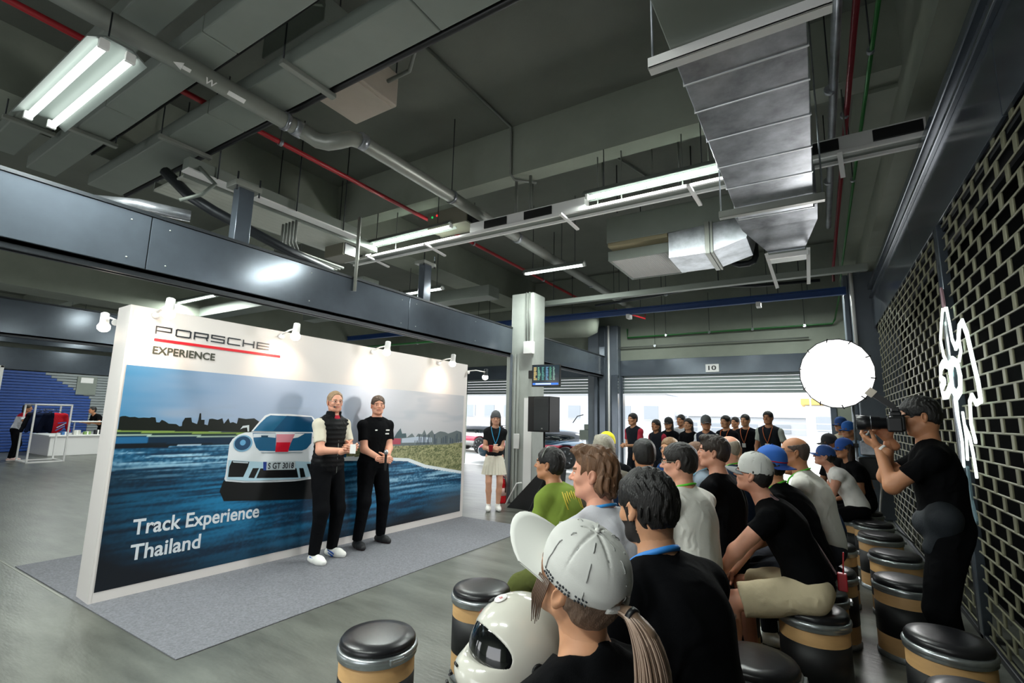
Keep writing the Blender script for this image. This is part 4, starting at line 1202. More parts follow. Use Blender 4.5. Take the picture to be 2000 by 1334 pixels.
def hand_prims(w, d, n, side, curl=35, s=1., spread=1., thumb=.75, r_=1.):
    d = nrm(d); n = nrm(np.asarray(n, float) - d * (np.asarray(n, float) @ d)); t = np.cross(d, n) * (1 if side > 0 else -1)
    P = []
    offs = [(.031, .088, .070), (.011, .094, .080), (-.010, .090, .074), (-.029, .082, .058)]
    for i, (o, kl, fl) in enumerate(offs):
        kn = w + (d * kl + t * o * spread) * s
        P.append(cone(w + (d * .012 + t * o * .55) * s, kn, .0145 * s * r_, .0105 * s * r_, .010))
        p = kn; ang = curl * (.7 + .12 * i)
        dd = d
        for j, fr in enumerate((.45, .30, .25)):
            ang_j = math.radians(ang * (j + .6))
            dd = d * math.cos(ang_j) + n * math.sin(ang_j)
            e = p + dd * fl * fr * s
            P.append(cone(p, e, (.0096 - .0008 * j) * s * r_, (.0090 - .0010 * j) * s * r_, .004))
            p = e
    b = w + (d * .022 + t * .022 + n * .004) * s
    dd = nrm(d * (1 - thumb * .55) + t * thumb + n * .35)
    m1 = b + dd * .042 * s; dd2 = nrm(dd + d * .35 + n * .2); m2 = m1 + dd2 * .032 * s; dd3 = nrm(dd2 + d * .4 + n * .1); m3 = m2 + dd3 * .026 * s
    P += [cone(b, m1, .0165 * s * r_, .0118 * s * r_, .010), cone(m1, m2, .0112 * s * r_, .0102 * s * r_, .004), cone(m2, m3, .0102 * s * r_, .0082 * s * r_, .004)]
    return P


def head_prims(f, jaw=1., nose=1., smile=0, fem=0):
    """face looks along +y in the head frame; f scales"""
    P = [ell((0, -.012, .038), (.0745, .0955, .082), k=.02), ell((0, .026, -.012), (.0615, .064, .085), k=.03), ell((0, .036, -.062), (.047 * jaw, .046, .050), k=.03),
         ell((0, -.03, -.03), (.062, .06, .07), k=.03),
         cone((-.034 * jaw, .052, -.078), (.034 * jaw, .052, -.078), .018, .018, .025), cone((0, .076, -.093), (0, .074, -.088), .015, .013, .02),
         cone((-.052, .0, -.055), (-.030, .055, -.088), .016, .014, .02), cone((.052, .0, -.055), (.030, .055, -.088), .016, .014, .02),
         cone((-.036, .080, .024), (.036, .080, .024), .0115, .0115, .014),
         ell((-.040, .062, -.020), (.022, .020, .020), k=.02), ell((.040, .062, -.020), (.022, .020, .020), k=.02),
         ell((-.0315, .098, .007), (.0175, .014, .0115), k=.012, sub=True), ell((.0315, .098, .007), (.0175, .014, .0115), k=.012, sub=True),
         ell((-.0315, .0790, .0150), (.0165, .0125, .0062), k=.004), ell((.0315, .0790, .0150), (.0165, .0125, .0062), k=.004), ell((-.0315, .0775, -.0030), (.0150, .0120, .0060), k=.004), ell((.0315, .0775, -.0030), (.0150, .0120, .0060), k=.004),
         cone((0, .086, .016), (0, .107 + .004 * nose, -.020), .0075, .0118, .010), ell((-.0125, .095, -.024), (.0085, .010, .0075), k=.006), ell((.0125, .095, -.024), (.0085, .010, .0075), k=.006),
         ell((0, .083, -.050), (.027, .013, .021), k=.012),
         cone((-.020 - .004 * smile, .084 - .003 * smile, -.0495 + .004 * smile), (0, .0945, -.0485), .0035, .0052, .004), cone((.020 + .004 * smile, .084 - .003 * smile, -.0495 + .004 * smile), (0, .0945, -.0485), .0035, .0052, .004),
         cone((-.016, .084, -.0575), (.016, .084, -.0575), .005, .005, .004), cone((-.007, .0895, -.058), (.007, .0895, -.058), .0055, .0055, .004),
         ell((0, .0995, -.0532), (.022 + .004 * smile, .0045, .0016 + .0028 * smile), k=.002, sub=True)]
    for s_ in (-1, 1):
        R = rot('Z', s_ * -22) @ rot('X', 12)
        P += [ell((s_ * .079, -.012, -.004), (.0085, .019, .031), R=R, k=.006), ell((s_ * .088, -.008, -.002), (.006, .010, .018), R=R, k=.004, sub=True), ell((s_ * .080, -.006, -.030), (.007, .010, .010), k=.006)]
    return P


def scale_prims(P, f):
    out = []
    for p in P:
        p = list(p); p[1] = p[1] * f
        if p[0] == 'c': p[2] = p[2] * f; p[3] *= f; p[4] *= f
        else: p[2] = p[2] * f
        p[5] *= f
        if p[6] is not None: p[6] = [(V(*c) * f, n) for c, n in p[6]]
        out.append(tuple(p))
    return out


def strands(amp, f, seed=1, st=(1, 1, .35)):
    r_ = np.random.RandomState(seed); ph = r_.rand(4) * 6
    def g(X, Y, Z):
        a = np.sin(f * st[0] * X + ph[0] + 2.2 * np.sin(f * .33 * Y + ph[1])) * np.sin(f * st[1] * Y + ph[2] + 1.8 * np.sin(f * .4 * Z))
        b = np.sin(f * 1.9 * (X + Y * .6) + ph[3] + 2 * a + f * st[2] * Z)
        return amp * (.6 * a + .4 * b)
    return g


def hair_prims(style, vol=1., hl=0.):
    g = .006 + .010 * vol
    base = [ell((0, -.014, .040), (.0745 + g, .0955 + g, .082 + g), k=.02), ell((0, -.048, -.012), (.066 + g * .6, .052 + g, .070), k=.03)]
    face = [ell((0, .115 - hl * .3, -.012 + hl * .5), (.090, .066 + hl * .3, .082 + hl * .5), k=.012, sub=True), ell((-.092, .030, -.035), (.040, .045, .055), k=.01, sub=True), ell((.092, .030, -.035), (.040, .045, .055), k=.01, sub=True),
            ell((-.085, -.012, -.012), (.018, .022, .036), k=.006, sub=True), ell((.085, -.012, -.012), (.018, .022, .036), k=.006, sub=True)]
    low = [((0, 0, -.065), (0, 0, -1))]
    if style == 'short':
        return base + face, low
    if style == 'quiff':
        return base + [ell((0, .055, .105), (.055, .045, .028), k=.02)] + face, low
    if style == 'curly':
        return base + [ell((-.055, -.045, -.03), (.036, .042, .062), k=.02), ell((.055, -.045, -.03), (.036, .042, .062), k=.02), ell((0, -.078, -.035), (.062, .038, .072), k=.02), ell((0, .05, .105), (.065, .055, .030), k=.02)] + face, [((0, 0, -.115), (0, 0, -1))]
    if style == 'bob':
        b2 = base + [ell((-.062, -.03, -.02), (.032, .05, .062), k=.02), ell((.062, -.03, -.02), (.032, .05, .062), k=.02), ell((0, -.072, -.035), (.06, .038, .07), k=.02), ell((0, .05, .105), (.06, .05, .026), k=.02)]
        return b2 + face[:3] + [ell((-.10, .012, -.03), (.03, .03, .05), k=.01, sub=True), ell((.10, .012, -.03), (.03, .03, .05), k=.01, sub=True)], [((0, 0, -.115), (0, 0, -1))]
    if style == 'long':
        b2 = base + [cone((-.06, -.03, .03), (-.075, -.035, -.20), .035, .028, .02), cone((.06, -.03, .03), (.075, -.035, -.20), .035, .028, .02), ell((0, -.075, -.09), (.075, .035, .14), k=.03)]
        return b2 + face[:3], [((0, 0, -.26), (0, 0, -1))]
    if style == 'bald':
        return [ell((0, -.014, .036), (.0785, .0985, .080), k=.02), ell((0, -.048, -.012), (.070, .054, .068), k=.03)] + face + [ell((0, .02, .13), (.105, .125, .092), k=.01, sub=True)], low
    if style == 'bun':
        return base + [ell((0, -.12, .02), (.035, .03, .035), k=.01)] + face, low
    return base + face, low


def smooth_path(P, n):
    out = []
    for i in range(len(P) - 1):
        p0, p1, p2, p3 = P[max(i - 1, 0)], P[i], P[i + 1], P[min(i + 2, len(P) - 1)]
        for j in range(n):
            t = j / n
            out.append(.5 * ((2 * p1) + (p2 - p0) * t + (2 * p0 - 5 * p1 + 4 * p2 - p3) * t * t + (3 * p1 - p0 - 3 * p2 + p3) * t ** 3))
    return out + [P[-1]]


def ring(name, pts, r, mt, par, n=8):
    q = MB(); q.tube(pts, r, n); return q.build(name, mt, par)


SK = {'fair': 'd9a488', 'pink': 'd69a80', 'tan': 'b67f5c', 'brown': '9c6a4a', 'warm': 'c48f6c'}
M_eye = mat('eye_white', 'd8d4cc', rough=.2)
M_iris = mat('eye_dark', '17100c', rough=.15)
PEOPLE = {}


def cloth(col, rough=.9):
    k = 'cloth_' + col
    if k in _mats: return _mats[k]
    lum = sum(sr(col)[:3])
    c_ = tuple(x * (.45 if lum < .06 else .8 if lum < .2 else 1) for x in sr(col)[:3])
    M = mat(k, c_, rough=rough, bump=.25, bscale=350, spec=.08)
    n, l = M.node_tree.nodes, M.node_tree.links
    b = n['Principled BSDF']
    old = [x for x in n if x.type == 'BUMP'][0]
    tcn = n.new('ShaderNodeTexCoord'); d1 = n.new('ShaderNodeTexNoise'); d1.inputs['Scale'].default_value = 5
    mx = n.new('ShaderNodeVectorMath'); mx.operation = 'MULTIPLY_ADD'; mx.inputs[1].default_value = (.35, .35, .35)
    l.new(tcn.outputs['Object'], d1.inputs[0]); l.new(d1.outputs['Color'], mx.inputs[0]); l.new(tcn.outputs['Object'], mx.inputs[2])
    w = n.new('ShaderNodeTexNoise'); w.inputs['Scale'].default_value = 11; w.inputs['Detail'].default_value = 2.5
    try: w.noise_type = 'RIDGED_MULTIFRACTAL'
    except Exception: pass
    l.new(mx.outputs[0], w.inputs[0])
    b2 = n.new('ShaderNodeBump'); b2.inputs['Strength'].default_value = .55; b2.inputs['Distance'].default_value = .018
    l.new(w.outputs[0], b2.inputs['Height']); l.new(old.outputs[0], b2.inputs['Normal']); l.new(b2.outputs[0], b.inputs['Normal'])
    return M


def person(label, xy, heading, H=1.72, seat=None, lod='B', lean=4, side=0, twist=0, hy=0, hp=0, hr=0, fat=1., shirt='1a1b1e', sleeve=.62, pants='16171b', ptype='long',
           shoes='e6e6e2', skin='tan', hair='short', hcol='14110f', hvol=.6, hline=0., hamp=1., cap=None, hands=None, poles=None, hdir=None, hnorm=None, curl=35, feet=None, glasses=None, lanyard=None,
           beard=None, smile=0, hidden_legs=False, vest=None, collar=None, jaw=1., kpole=None, brow=None, z0=0., fold=.004, skirt=None, seedx=0, group=None, shirtname='shirt', sizes=1., zfeet=0.0, stripes=None, armband=None):
    s = H / 1.75
    vb, vc, vh, vf, vr = LOD[lod]
    root = thing('person', label, 'person', (xy[0], xy[1], z0), math.radians(heading) - math.pi / 2)
    if group: root['group'] = group
    pz = (.95 * s) if seat is None else seat + .095 * s
    Pv = V(0, 0, pz)
    Rl = rot('X', -lean) @ rot('Y', side)
    up, fw, rt = Rl @ V(0, 0, 1), Rl @ V(0, 1, 0), Rl @ V(1, 0, 0)
    Rt = Rl @ rot('Z', twist)
    rt2, fw2 = Rt @ V(1, 0, 0), Rt @ V(0, 1, 0)
    slump = .0 if seat is None else .02
    waist = Pv + up * .14 * s - fw * slump
    chest = Pv + up * .34 * s - fw * slump
    upc = nrm(up + fw * (.12 if seat is not None else 0.04))
    N = chest + upc * .175 * s + fw * (.012)
    shw = (.166 if H > 1.68 else .152) * s * (.5 + .5 * fat)
    Sh = [N - upc * .082 * s + rt2 * sx * shw for sx in (-1, 1)]
    # head frame
    Rh = Rl @ rot('X', lean * .8) @ rot('Z', hy) @ rot('X', hp) @ rot('Y', hr)
    hf = (.235 * (1.0 if H > 1.7 else .97)) / .235
    Hc = N + nrm(upc * .8 + V(0, 0, 1) * .5) * .115 * s + (Rh @ V(0, 1, 0)) * .022 + V(0, 0, .045) * s
    # arms
    ua, fa_ = .285 * s, .255 * s
    if hands is None:
        hands = [(-.12, .33, .56 * s + (0 if seat is None else .12)), (.12, .33, .56 * s + (0 if seat is None else .12))] if seat is not None else [(-.27, .06, .82 * s), (.27, .06, .82 * s)]
    if poles is None: poles = [(-.5, -.8, -.6), (.5, -.8, -.6)]
    El, Wr = [], []
    for i in (0, 1):
        e, w = ik(Sh[i], V(*hands[i]), ua, fa_, poles[i]); El.append(e); Wr.append(w)
    hd_ = [nrm(Wr[i] - El[i]) if hdir is None or hdir[i] is None else nrm(hdir[i]) for i in (0, 1)]
    hn_ = [V(*((0, -1, -.4) if hnorm is None or hnorm[i] is None else hnorm[i])) for i in (0, 1)]
    # legs
    th, sn = .435 * s, .425 * s
    Hp = [Pv + V(sx * .088 * s, 0, -.02) for sx in (-1, 1)]
    if feet is None:
        feet = [(-.11, .0, .085 * s), (.11, .0, .085 * s)] if seat is None else [(-.13, .36, .085 * s), (.13, .36, .085 * s)]
    if kpole is None: kpole = [(-.15, 1, .1), (.15, 1, .1)] if seat is None else [(-.25, .6, 1), (.25, .6, 1)]
    Kn, An = [], []
    for i in (0, 1):
        k_, a_ = ik(Hp[i], V(*feet[i]), th, sn, kpole[i]); Kn.append(k_); An.append(a_)

    def torso(g):
        R = Rl
        return [ell(Pv + up * .02, (.155 * fat * s + g, .115 * fat * s + g, .12 * s + g), R, .05), ell(waist, (.135 * fat * s + g, .105 * fat * s + g, .14 * s + g), R, .06),
                ell(chest - up * .02, (.160 * s * (.6 + .4 * fat) + g, .115 * s * (.5 + .5 * fat) + g, .17 * s + g), Rt, .06), ell(N - upc * .095 * s, (.145 * s + g, .085 * s + g, .08 * s + g), Rt, .05),
                cone(Sh[0], Sh[1], .046 * s + g, .046 * s + g, .03), cone(N + upc * .005 * s, Sh[0], .038 * s + g, .044 * s + g, .04), cone(N + upc * .005 * s, Sh[1], .038 * s + g, .044 * s + g, .04)]

    def arm(i, g, clip=None, upto=2, k=.03):
        o = [cone(Sh[i], El[i], .056 * s + g, .042 * s + g, k, clip)]
        if upto > 1: o.append(cone(El[i], Wr[i], .043 * s + g, .028 * s + g, k, clip))
        return o
    # ------------- body: one continuous skin mesh
    bp_ = torso(0) + arm(0, 0) + arm(1, 0) + [cone(N - upc * .03, Hc + (Rh @ V(0, -.015, -.055)) * hf, .062 * s, .054 * s, .03)]
    for i in (0, 1):
        calf = Kn[i] * .62 + An[i] * .38 - nrm(np.cross(An[i] - Kn[i], V(1, 0, 0)) * 1.) * 0
        bp_ += [cone(Hp[i], Kn[i], .088 * s * fat, .056 * s, .04), cone(Kn[i], calf, .054 * s, .054 * s, .02), cone(calf, An[i], .054 * s, .036 * s, .02)]
    chunks = []
    v, q = surf(bp_, vb); chunks.append((v, q, 0))
    for i in (0, 1):
        hp_ = [cone(Wr[i] - hd_[i] * .05, Wr[i] + hd_[i] * .015, .0295 * s, .026 * s, .015)] + hand_prims(Wr[i], hd_[i], hn_[i], -1 if i == 0 else 1, curl if np.isscalar(curl) else curl[i], 1.0 * s)
        v, q = surf(hp_, vf); chunks.append((v, q, 0))
    nk = Rh.T @ (N - upc * .01 - Hc)
    hpz = scale_prims(head_prims(1, jaw=jaw, smile=smile), hf) + [cone(nk, V(0, -.015, -.05) * hf, .060 * s, .052 * s, .03)]
    v, q = surf(hpz, vh)
    c = v[q].mean(1) / hf
    mi = np.zeros(len(q), int)
    if vh < .0065:
        lips = (np.abs(c[:, 0]) < .024 + .004 * smile) & (c[:, 1] > .079) & (c[:, 2] < -.0470) & (c[:, 2] > -.0605) & (c[:, 1] > .0835 + (np.abs(c[:, 0]) < .012) * .0045)
        mi[lips] = 1
    br = (np.abs(np.abs(c[:, 0]) - .033) < .018) & (np.abs(c[:, 2] - .0285 + .15 * (np.abs(c[:, 0]) - .03)) < .0042) & (c[:, 1] > .05)
    mi[br] = 2
    if beard:
        bd_ = (c[:, 2] < -.035 + .0) & (c[:, 2] > -.105) & (c[:, 1] > -.012) & ~((np.abs(c[:, 0]) < .026) & (c[:, 2] > -.066) & (c[:, 1] > .07))
        bd_ |= (np.abs(c[:, 0]) > .052) & (c[:, 2] < .01) & (c[:, 2] > -.09) & (c[:, 1] > -.005) & (c[:, 1] < .035)
        bd_ |= (np.abs(c[:, 0]) < .028) & (c[:, 2] < -.034) & (c[:, 2] > -.0455) & (c[:, 1] > .075)
        mi[bd_] = 3
    v = v @ Rh.T + Hc
    chunks.append((v, q, mi))
    mats_ = [mat('skin_' + skin, SK[skin], rough=.55, sss=.12, var=.06, vscale=14), mat('lips_' + skin, 'b5705f', rough=.5), mat('brow_' + (brow or hcol), brow or hcol, rough=.9), mat('beard_' + (beard or '1c1613'), beard or '1c1613', rough=.95)]
    link_mesh('body', npmesh('body', chunks, mats_), root)
    # eyes
    if vh < .0065:
        for sx in (-1, 1):
            ec = V(sx * .0315, .0755, .0060) * hf
            qm = MB(); qm.lathe([(.0001, -.0125), (.006, -.011), (.0105, -.0065), (.0125, 0), (.0105, .0065), (.0062, .0108), (.006, .0112), (.0001, .0126)], (0, 0, 0), 14, axis=(sx * .02, 1, 0), mis=[0, 0, 0, 0, 0, 1, 1])
            qm.v = [tuple(Rh @ (np.array(p) * hf + ec) + Hc) for p in qm.v]
            qm.build('eye', [M_eye, M_iris], root)
    if smile > .5 and vh < .0065:
        qm = MB(); qm.tube([Rh @ (V(x_, .0925 - 6 * x_ * x_, -.0528 + 3.5 * x_ * x_) * hf) + Hc for x_ in np.linspace(-.019, .019, 7)], .0030, 6); qm.build('teeth', mat('teeth', 'e8e2d6', rough=.3), root)
    # ------------- clothes
    cs = cloth(shirt)
    fz = folds(fold, 20, seedx + 3)
    clip_sl = []
    nkc = ell(N + upc * .035 * s + fw * .02, (.078 * s, .080 * s, .055 * s), Rl, k=.012, sub=True)
    sp_ = torso(.016 if vest is None else .014)
    for i in (0, 1):
        if sleeve == 'long':
            sp_ += arm(i, .012)
            cpt = Wr[i] - nrm(Wr[i] - El[i]) * .012
            sp_[-1] = cone(El[i], Wr[i], .043 * s + .012, .028 * s + .010, .03, [(cpt, nrm(Wr[i] - El[i]))])
        elif sleeve:
            dr = nrm(El[i] - Sh[i]); cpt = Sh[i] + (El[i] - Sh[i]) * sleeve
            sp_ += [cone(Sh[i] - upc * .006, El[i], .048 * s + .012, .049 * s + .013, .026, [(cpt, dr)])]
    bot = Pv - up * (.075 * s if seat is None else .045 * s)
    v, q = surf(sp_ + [nkc], vc, fz, [(bot, -up)])
    smi = 0
    if stripes is not None:
        smi = np.zeros(len(q), int); cc_ = v[q].mean(1); smi[stripes(cc_)] = 1
    link_mesh(shirtname, npmesh(shirtname, [(v, q, smi)], [cs, cloth(armband or 'c0392b')]), root)
    if vest:
        v, q = surf([ell(p[1], p[2] + .014, p[3], p[5], p[6]) if p[0] == 'e' else cone(p[1] * .9 + p[2] * .1, p[2] * .9 + p[1] * .1, p[3] + .008, p[4] + .008, .03) for p in torso(.014)] +
                    [ell(N + upc * .05 * s + fw * .03, (.070 * s, .072 * s, .07 * s), Rl, k=.012, sub=True)], vc, vest.get('disp', fz), [(Pv - up * .10 * s, -up)])
        link_mesh('vest', npmesh('vest', [(v, q, 0)], [cloth(vest['col'], vest.get('rough', .7))]), root)
        if vest.get('collar'):
            v, q = surf([cone(N + upc * .0, N + upc * .065 * s + fw * .01, .082 * s, .078 * s, .02), cone(N - upc * .02, N + upc * .11 * s, .068 * s, .070 * s, .01, sub=True)], vh * 1.6, None, [(N + upc * .066 * s + fw * .01, upc), (N + fw * .07, nrm(fw * 1 + rt * .0))])
            link_mesh('vest_collar', npmesh('vest_collar', [(v, q, 0)], [cloth(vest['col'], .7)]), root)
    if collar:
        v, q = surf([cone(N - upc * .008, N + upc * .022 * s, .078 * s, .070 * s, .02), cone(N - upc * .04, N + upc * .08 * s, .062 * s, .064 * s, .01, sub=True)], vh * 1.6, None, [(N + upc * .024 * s, upc)])
        link_mesh('collar', npmesh('collar', [(v, q, 0)], [cloth(collar)]), root)
    # trousers / shorts / skirt
    cp_ = cloth(pants)
    if skirt:
        q_ = MB(); nn = 48; prof = [(.0, .125), (-.10, .165), (-.25, .195), (-.40, .22)]
        vs = []
        for zz, rr in prof:
            for k in range(nn):
                a = 2 * math.pi * k / nn; r2 = rr * s * (1 + (.05 * -zz / .4) * (1 if k % 2 else -1)); vs.append((r2 * math.cos(a), r2 * .8 * math.sin(a), pz + .08 * s + zz * s))
        fs = [(i * nn + k, i * nn + (k + 1) % nn, (i + 1) * nn + (k + 1) % nn, (i + 1) * nn + k) for i in range(3) for k in range(nn)]
        q_.add(vs, fs); q_.build('skirt', cloth(skirt), root)
    else:
        lp = [ell(Pv - up * .0, (.165 * s * fat, .125 * s * fat, .13 * s), Rl, .05)]
        g = .016
        for i in (0, 1):
            if ptype == 'long':
                d_ = nrm(An[i] - Kn[i]); cpt = An[i] - d_ * .0
                lp += [cone(Hp[i], Kn[i], .092 * s * fat + g * .6, .060 * s + g, .04), cone(Kn[i], An[i], .060 * s + g, .047 * s + g * .6, .03, [(cpt, d_)])]
            else:
                d_ = nrm(Kn[i] - Hp[i]); cpt = Kn[i] - d_ * .06 * s
                lp += [cone(Hp[i], Kn[i], .094 * s * fat + g * .6, .078 * s + g, .04, [(cpt, d_)])]
        v, q = surf(lp, vc * 1.15, folds(fold * 1.3, 16, seedx + 7))
        nm_ = 'trousers' if ptype == 'long' else 'shorts'
        link_mesh(nm_, npmesh(nm_, [(v, q, 0)], [cp_]), root)
    # shoes
    for i in (0, 1):
        a = An[i]; fd = nrm(V(nrm(a - Kn[i])[0] * .0 + (-.12, .12)[i], 1, 0)); heel = V(a[0], a[1], a[2] - .045 * s) - fd * .04 * s; toe = heel + fd * .195 * s
        zf = a[2] - .085 * s
        P_ = [cone(heel, toe - fd * .06, .040 * s, .044 * s, .03), cone(toe - fd * .07, toe + V(0, 0, -.006), .046 * s, .034 * s, .03), cone(a + V(0, 0, .02), heel + fd * .05, .045 * s, .040 * s, .03, [(a + V(0, 0, .03 * s), V(0, 0, 1))])]
        v, q = surf(P_, max(vc * .75, .0065), None, [((0, 0, zf + .001), (0, 0, -1))])
        cc_ = v[q].mean(1); sm = (cc_[:, 2] < zf + .024).astype(int)
        link_mesh('shoe', npmesh('shoe', [(v, q, sm)], [mat('shoe_' + shoes, shoes, rough=.6), mat('sole_' + ('e8e8e4' if shoes != '18191c' else '2a1416'), 'e8e8e4' if shoes != '18191c' else '2a1416', rough=.7)]), root)
    # hair
    if hair and hair != 'none':
        hpz, pl = hair_prims(hair, hvol, hline)
        am = {'curly': .0085, 'short': .0036, 'quiff': .005, 'bald': .0012, 'long': .004, 'bob': .005}.get(hair, .0025)
        v, q = surf(scale_prims(hpz, hf), vr, strands((am if lod in 'SA' else am * .7) * hamp, 130 if hair != 'curly' else 95, seedx + 1), [(V(*p) * hf, n) for p, n in pl])
        link_mesh('hair', npmesh('hair', [(v @ Rh.T + Hc, q, 0)], [mat('hair_' + hcol, hcol, rough=.5, bump=.5, bscale=260, stretch=(1, 1, .25), var=.25, vscale=60)]), root)
    if cap:
        make_cap(root, Rh, Hc, hf, cap, vr)
    if glasses:
        for sx in (-1, 1):
            pts = [Rh @ (V(sx * .032 + .0225 * math.cos(a), .0955, .006 + .0165 * math.sin(a)) * hf) + Hc for a in np.linspace(0, 2 * math.pi, 15)]
            o = ring('glasses_rim', pts, .0014, mat('glasses_' + glasses, glasses, rough=.3), root, 6)
            q_ = MB(); q_.tube([Rh @ (V(sx * .054, .094, .010) * hf) + Hc, Rh @ (V(sx * .076, .05, .012) * hf) + Hc, Rh @ (V(sx * .084, -.01, .012) * hf) + Hc], .0018, 6); q_.build('glasses_temple', mat('glasses_' + glasses, glasses), root)
        q_ = MB(); q_.tube([Rh @ (V(-.010, .1, .010) * hf) + Hc, Rh @ (V(.010, .1, .010) * hf) + Hc], .0014, 6); q_.build('glasses_bridge', mat('glasses_' + glasses, glasses), root)
    if lanyard:
        b0 = N + upc * .02 * s
        def T(x, y, z): return b0 + rt * x * s + fw * y * s + upc * z * s
        pts = [T(.0, .145, -.30), T(-.045, .14, -.18), T(-.075, .095, -.055), T(-.072, .02, -.004), T(-.045, -.050, .012), T(0, -.068, .016), T(.045, -.050, .012), T(.072, .02, -.004), T(.075, .095, -.055), T(.045, .14, -.18), T(0, .145, -.30)]
        pts = smooth_path(pts, 4)
        q_ = MB(); q_.tube(pts, .010 if lod == 'S' else .0065, 8); q_.build('lanyard', mat('strap_' + lanyard, lanyard, rough=.6), root)
        if lod != 'S':
            q_ = MB(); q_.beam(T(0, .162, -.30), T(0, .162, -.38), .07 * s, .004, up=tuple(fw)); q_.build('badge', M_white, root)
    PEOPLE[label] = dict(root=root, N=N, Hc=Hc, Rh=Rh, hf=hf, Wr=Wr, El=El, hd=hd_, up=up, fw=fw, rt=rt, Sh=Sh, P=Pv, Kn=Kn)
    return PEOPLE[label]


def make_cap(root, Rh, Hc, hf, c, vr):
    """cap: dome, seams, brim; c: col, brim colour, back (turned round), tilt"""
    Rc = Rh @ rot('X', c.get('tilt', 0)) @ rot('Z', 180 if c.get('back') else c.get('yaw', 0))
    sgn = -1 if c.get('back') else 1
    O = Hc + Rh @ (V(0, 0, 0))
    cy = -.012 * sgn
    W_ = c.get('w', 1.0)
    dome = [ell((0, cy, .040), (.086 * W_, .108 * W_, .096 * c.get('h', 1)), k=.02), ell((0, cy + .01, .085), (.066 * W_, .085 * W_, .060 * c.get('h', 1)), k=.04)]
    seams = []
    if c.get('seams'):
        for k in range(6):
            a = k * math.pi / 3 + math.pi / 6
            pts = []
            for t in np.linspace(.08, 1.45, 9):
                pts.append(V(.090 * W_ * math.sin(t) * math.sin(a), cy + .112 * W_ * math.sin(t) * math.cos(a), .040 + .103 * math.cos(t)))
            for p0, p1 in zip(pts[:-1], pts[1:]): seams.append(cone(p0, p1, .0017, .0017, .003, sub=True))
    back = []
    if c.get('strap'):
        back = [ell((0, cy - .115, .012), (.040, .05, .034), k=.004, sub=True)]
    inner = ell((0, cy, .030), (.080 * W_, .101 * W_, .088), k=.004, sub=True)
    v, q = surf(scale_prims(dome + seams + [inner] + back, hf), min(vr, .0055), folds(c.get('fold', .001), 40, 5), [(V(0, 0, .012) * hf, nrm(V(0, -.10, -1)))])
    link_mesh('cap', npmesh('cap', [(v @ Rc.T + O, q, 0)], [mat('capcloth_' + c['col'], c['col'], rough=.85, bump=.1, bscale=400)]), root)
    # brim: curved plate
    q_ = MB(); nu, nv = 14, 6
    vs = []
    BL = c.get('len', .078)
    for layer in (0, 1):
        for i in range(nu + 1):
            a = (i / nu - .5) * 2 * 1.12
            for j in range(nv + 1):
                t = j / nv
                bx, by = .088 * W_ * math.sin(a), cy + .108 * W_ * math.cos(a)
                x = bx * (1 + (c.get('bw', .9) - 1) * t); y = by + BL * t * (math.cos(a) ** .6 if math.cos(a) > 0 else 0)
                z = .026 + c.get('lift', .0) * t - .35 * (x * x) / .09 - .012 * t - layer * .004
                vs.append(V(x, y, z))
    n1 = (nu + 1) * (nv + 1); fs = []
    for i in range(nu):
        for j in range(nv):
            a = i * (nv + 1) + j; b = a + nv + 1
            fs.append((a, b, b + 1, a + 1)); fs.append((n1 + a, n1 + a + 1, n1 + b + 1, n1 + b))
    for i in range(nu):
        a = i * (nv + 1) + nv; b = a + nv + 1
        fs.append((a, b, n1 + b, n1 + a))
    q_.add([tuple(Rc @ (p * hf) + O) for p in vs], fs, 0, True)
    q_.build('cap_brim', mat('capcloth_' + c.get('brim', c['col']), c.get('brim', c['col']), rough=.85), root)
    c0 = V(0, cy, .04) * hf
    dv = v - c0; dl = np.linalg.norm(dv, axis=1); dn_ = dv / dl[:, None]
    def on_dome(d, off=.0005):
        d = nrm(d); sc_ = dn_ @ d; k = np.argmax(sc_ + (dl > .07) * .0001)
        return Rc @ (c0 + d * (dl[k] + off)) + O, Rc @ d
    top_p, _ = on_dome(V(0, 0, 1), 0)
    if c.get('seams'):
        for k in range(6):
            a = k * math.pi / 3
            pts = [on_dome(V(math.sin(t) * math.sin(a) * .85, math.sin(t) * math.cos(a), math.cos(t)), .0012)[0] for t in np.linspace(.06, 1.6, 14)]
            q2_ = MB(); q2_.tube(smooth_path(pts, 2), .0013, 6); q2_.build('cap_seam', mat('seam_' + c.get('seamcol', '9c9d9a'), c.get('seamcol', '9c9d9a')), root)
            p, d = on_dome(V(math.sin(.75) * math.sin(a + .52) * .85, math.sin(.75) * math.cos(a + .52), math.cos(.75)), -.001)
            q2_ = MB(); q2_.lathe([(.0034, 0), (.0034, .0018), (.001, .002)], p, 8, axis=d); q2_.build('cap_eyelet', mat('seam_' + c.get('seamcol', '9c9d9a'), 'a9aaa6'), root)
    q_ = MB(); q_.lathe([(.007, 0), (.007, .003), (.003, .006), (.0005, .0065)], (0, 0, 0), 10)
    q_.v = [tuple(Rc @ (np.array(p) * hf) + top_p) for p in q_.v]
    q_.build('cap_button', cloth(c.get('brim', c['col'])), root)
    if c.get('strap'):
        pts = [Rc @ (V(.083 * math.sin(a), cy - .108 * math.cos(a), .022) * hf) + O for a in np.linspace(-.5, .5, 8)]
        q_ = MB(); q_.tube(pts, .009, 6); q_.build('cap_strap', cloth(c['col']), root)
    if c.get('stripe'):
        pts = [Rc @ (V(.088 * math.sin(a), cy + .110 * math.cos(a), .030 + .012) * hf) + O for a in np.linspace(-2.6, 2.6, 24)]
        q_ = MB(); q_.tube(pts, .004, 6); q_.build('cap_stripe', cloth(c['stripe']), root)


def stage_dir(x, y, off=0):
    return math.degrees(math.atan2(3.9 - y, -4.6 - x)) + off
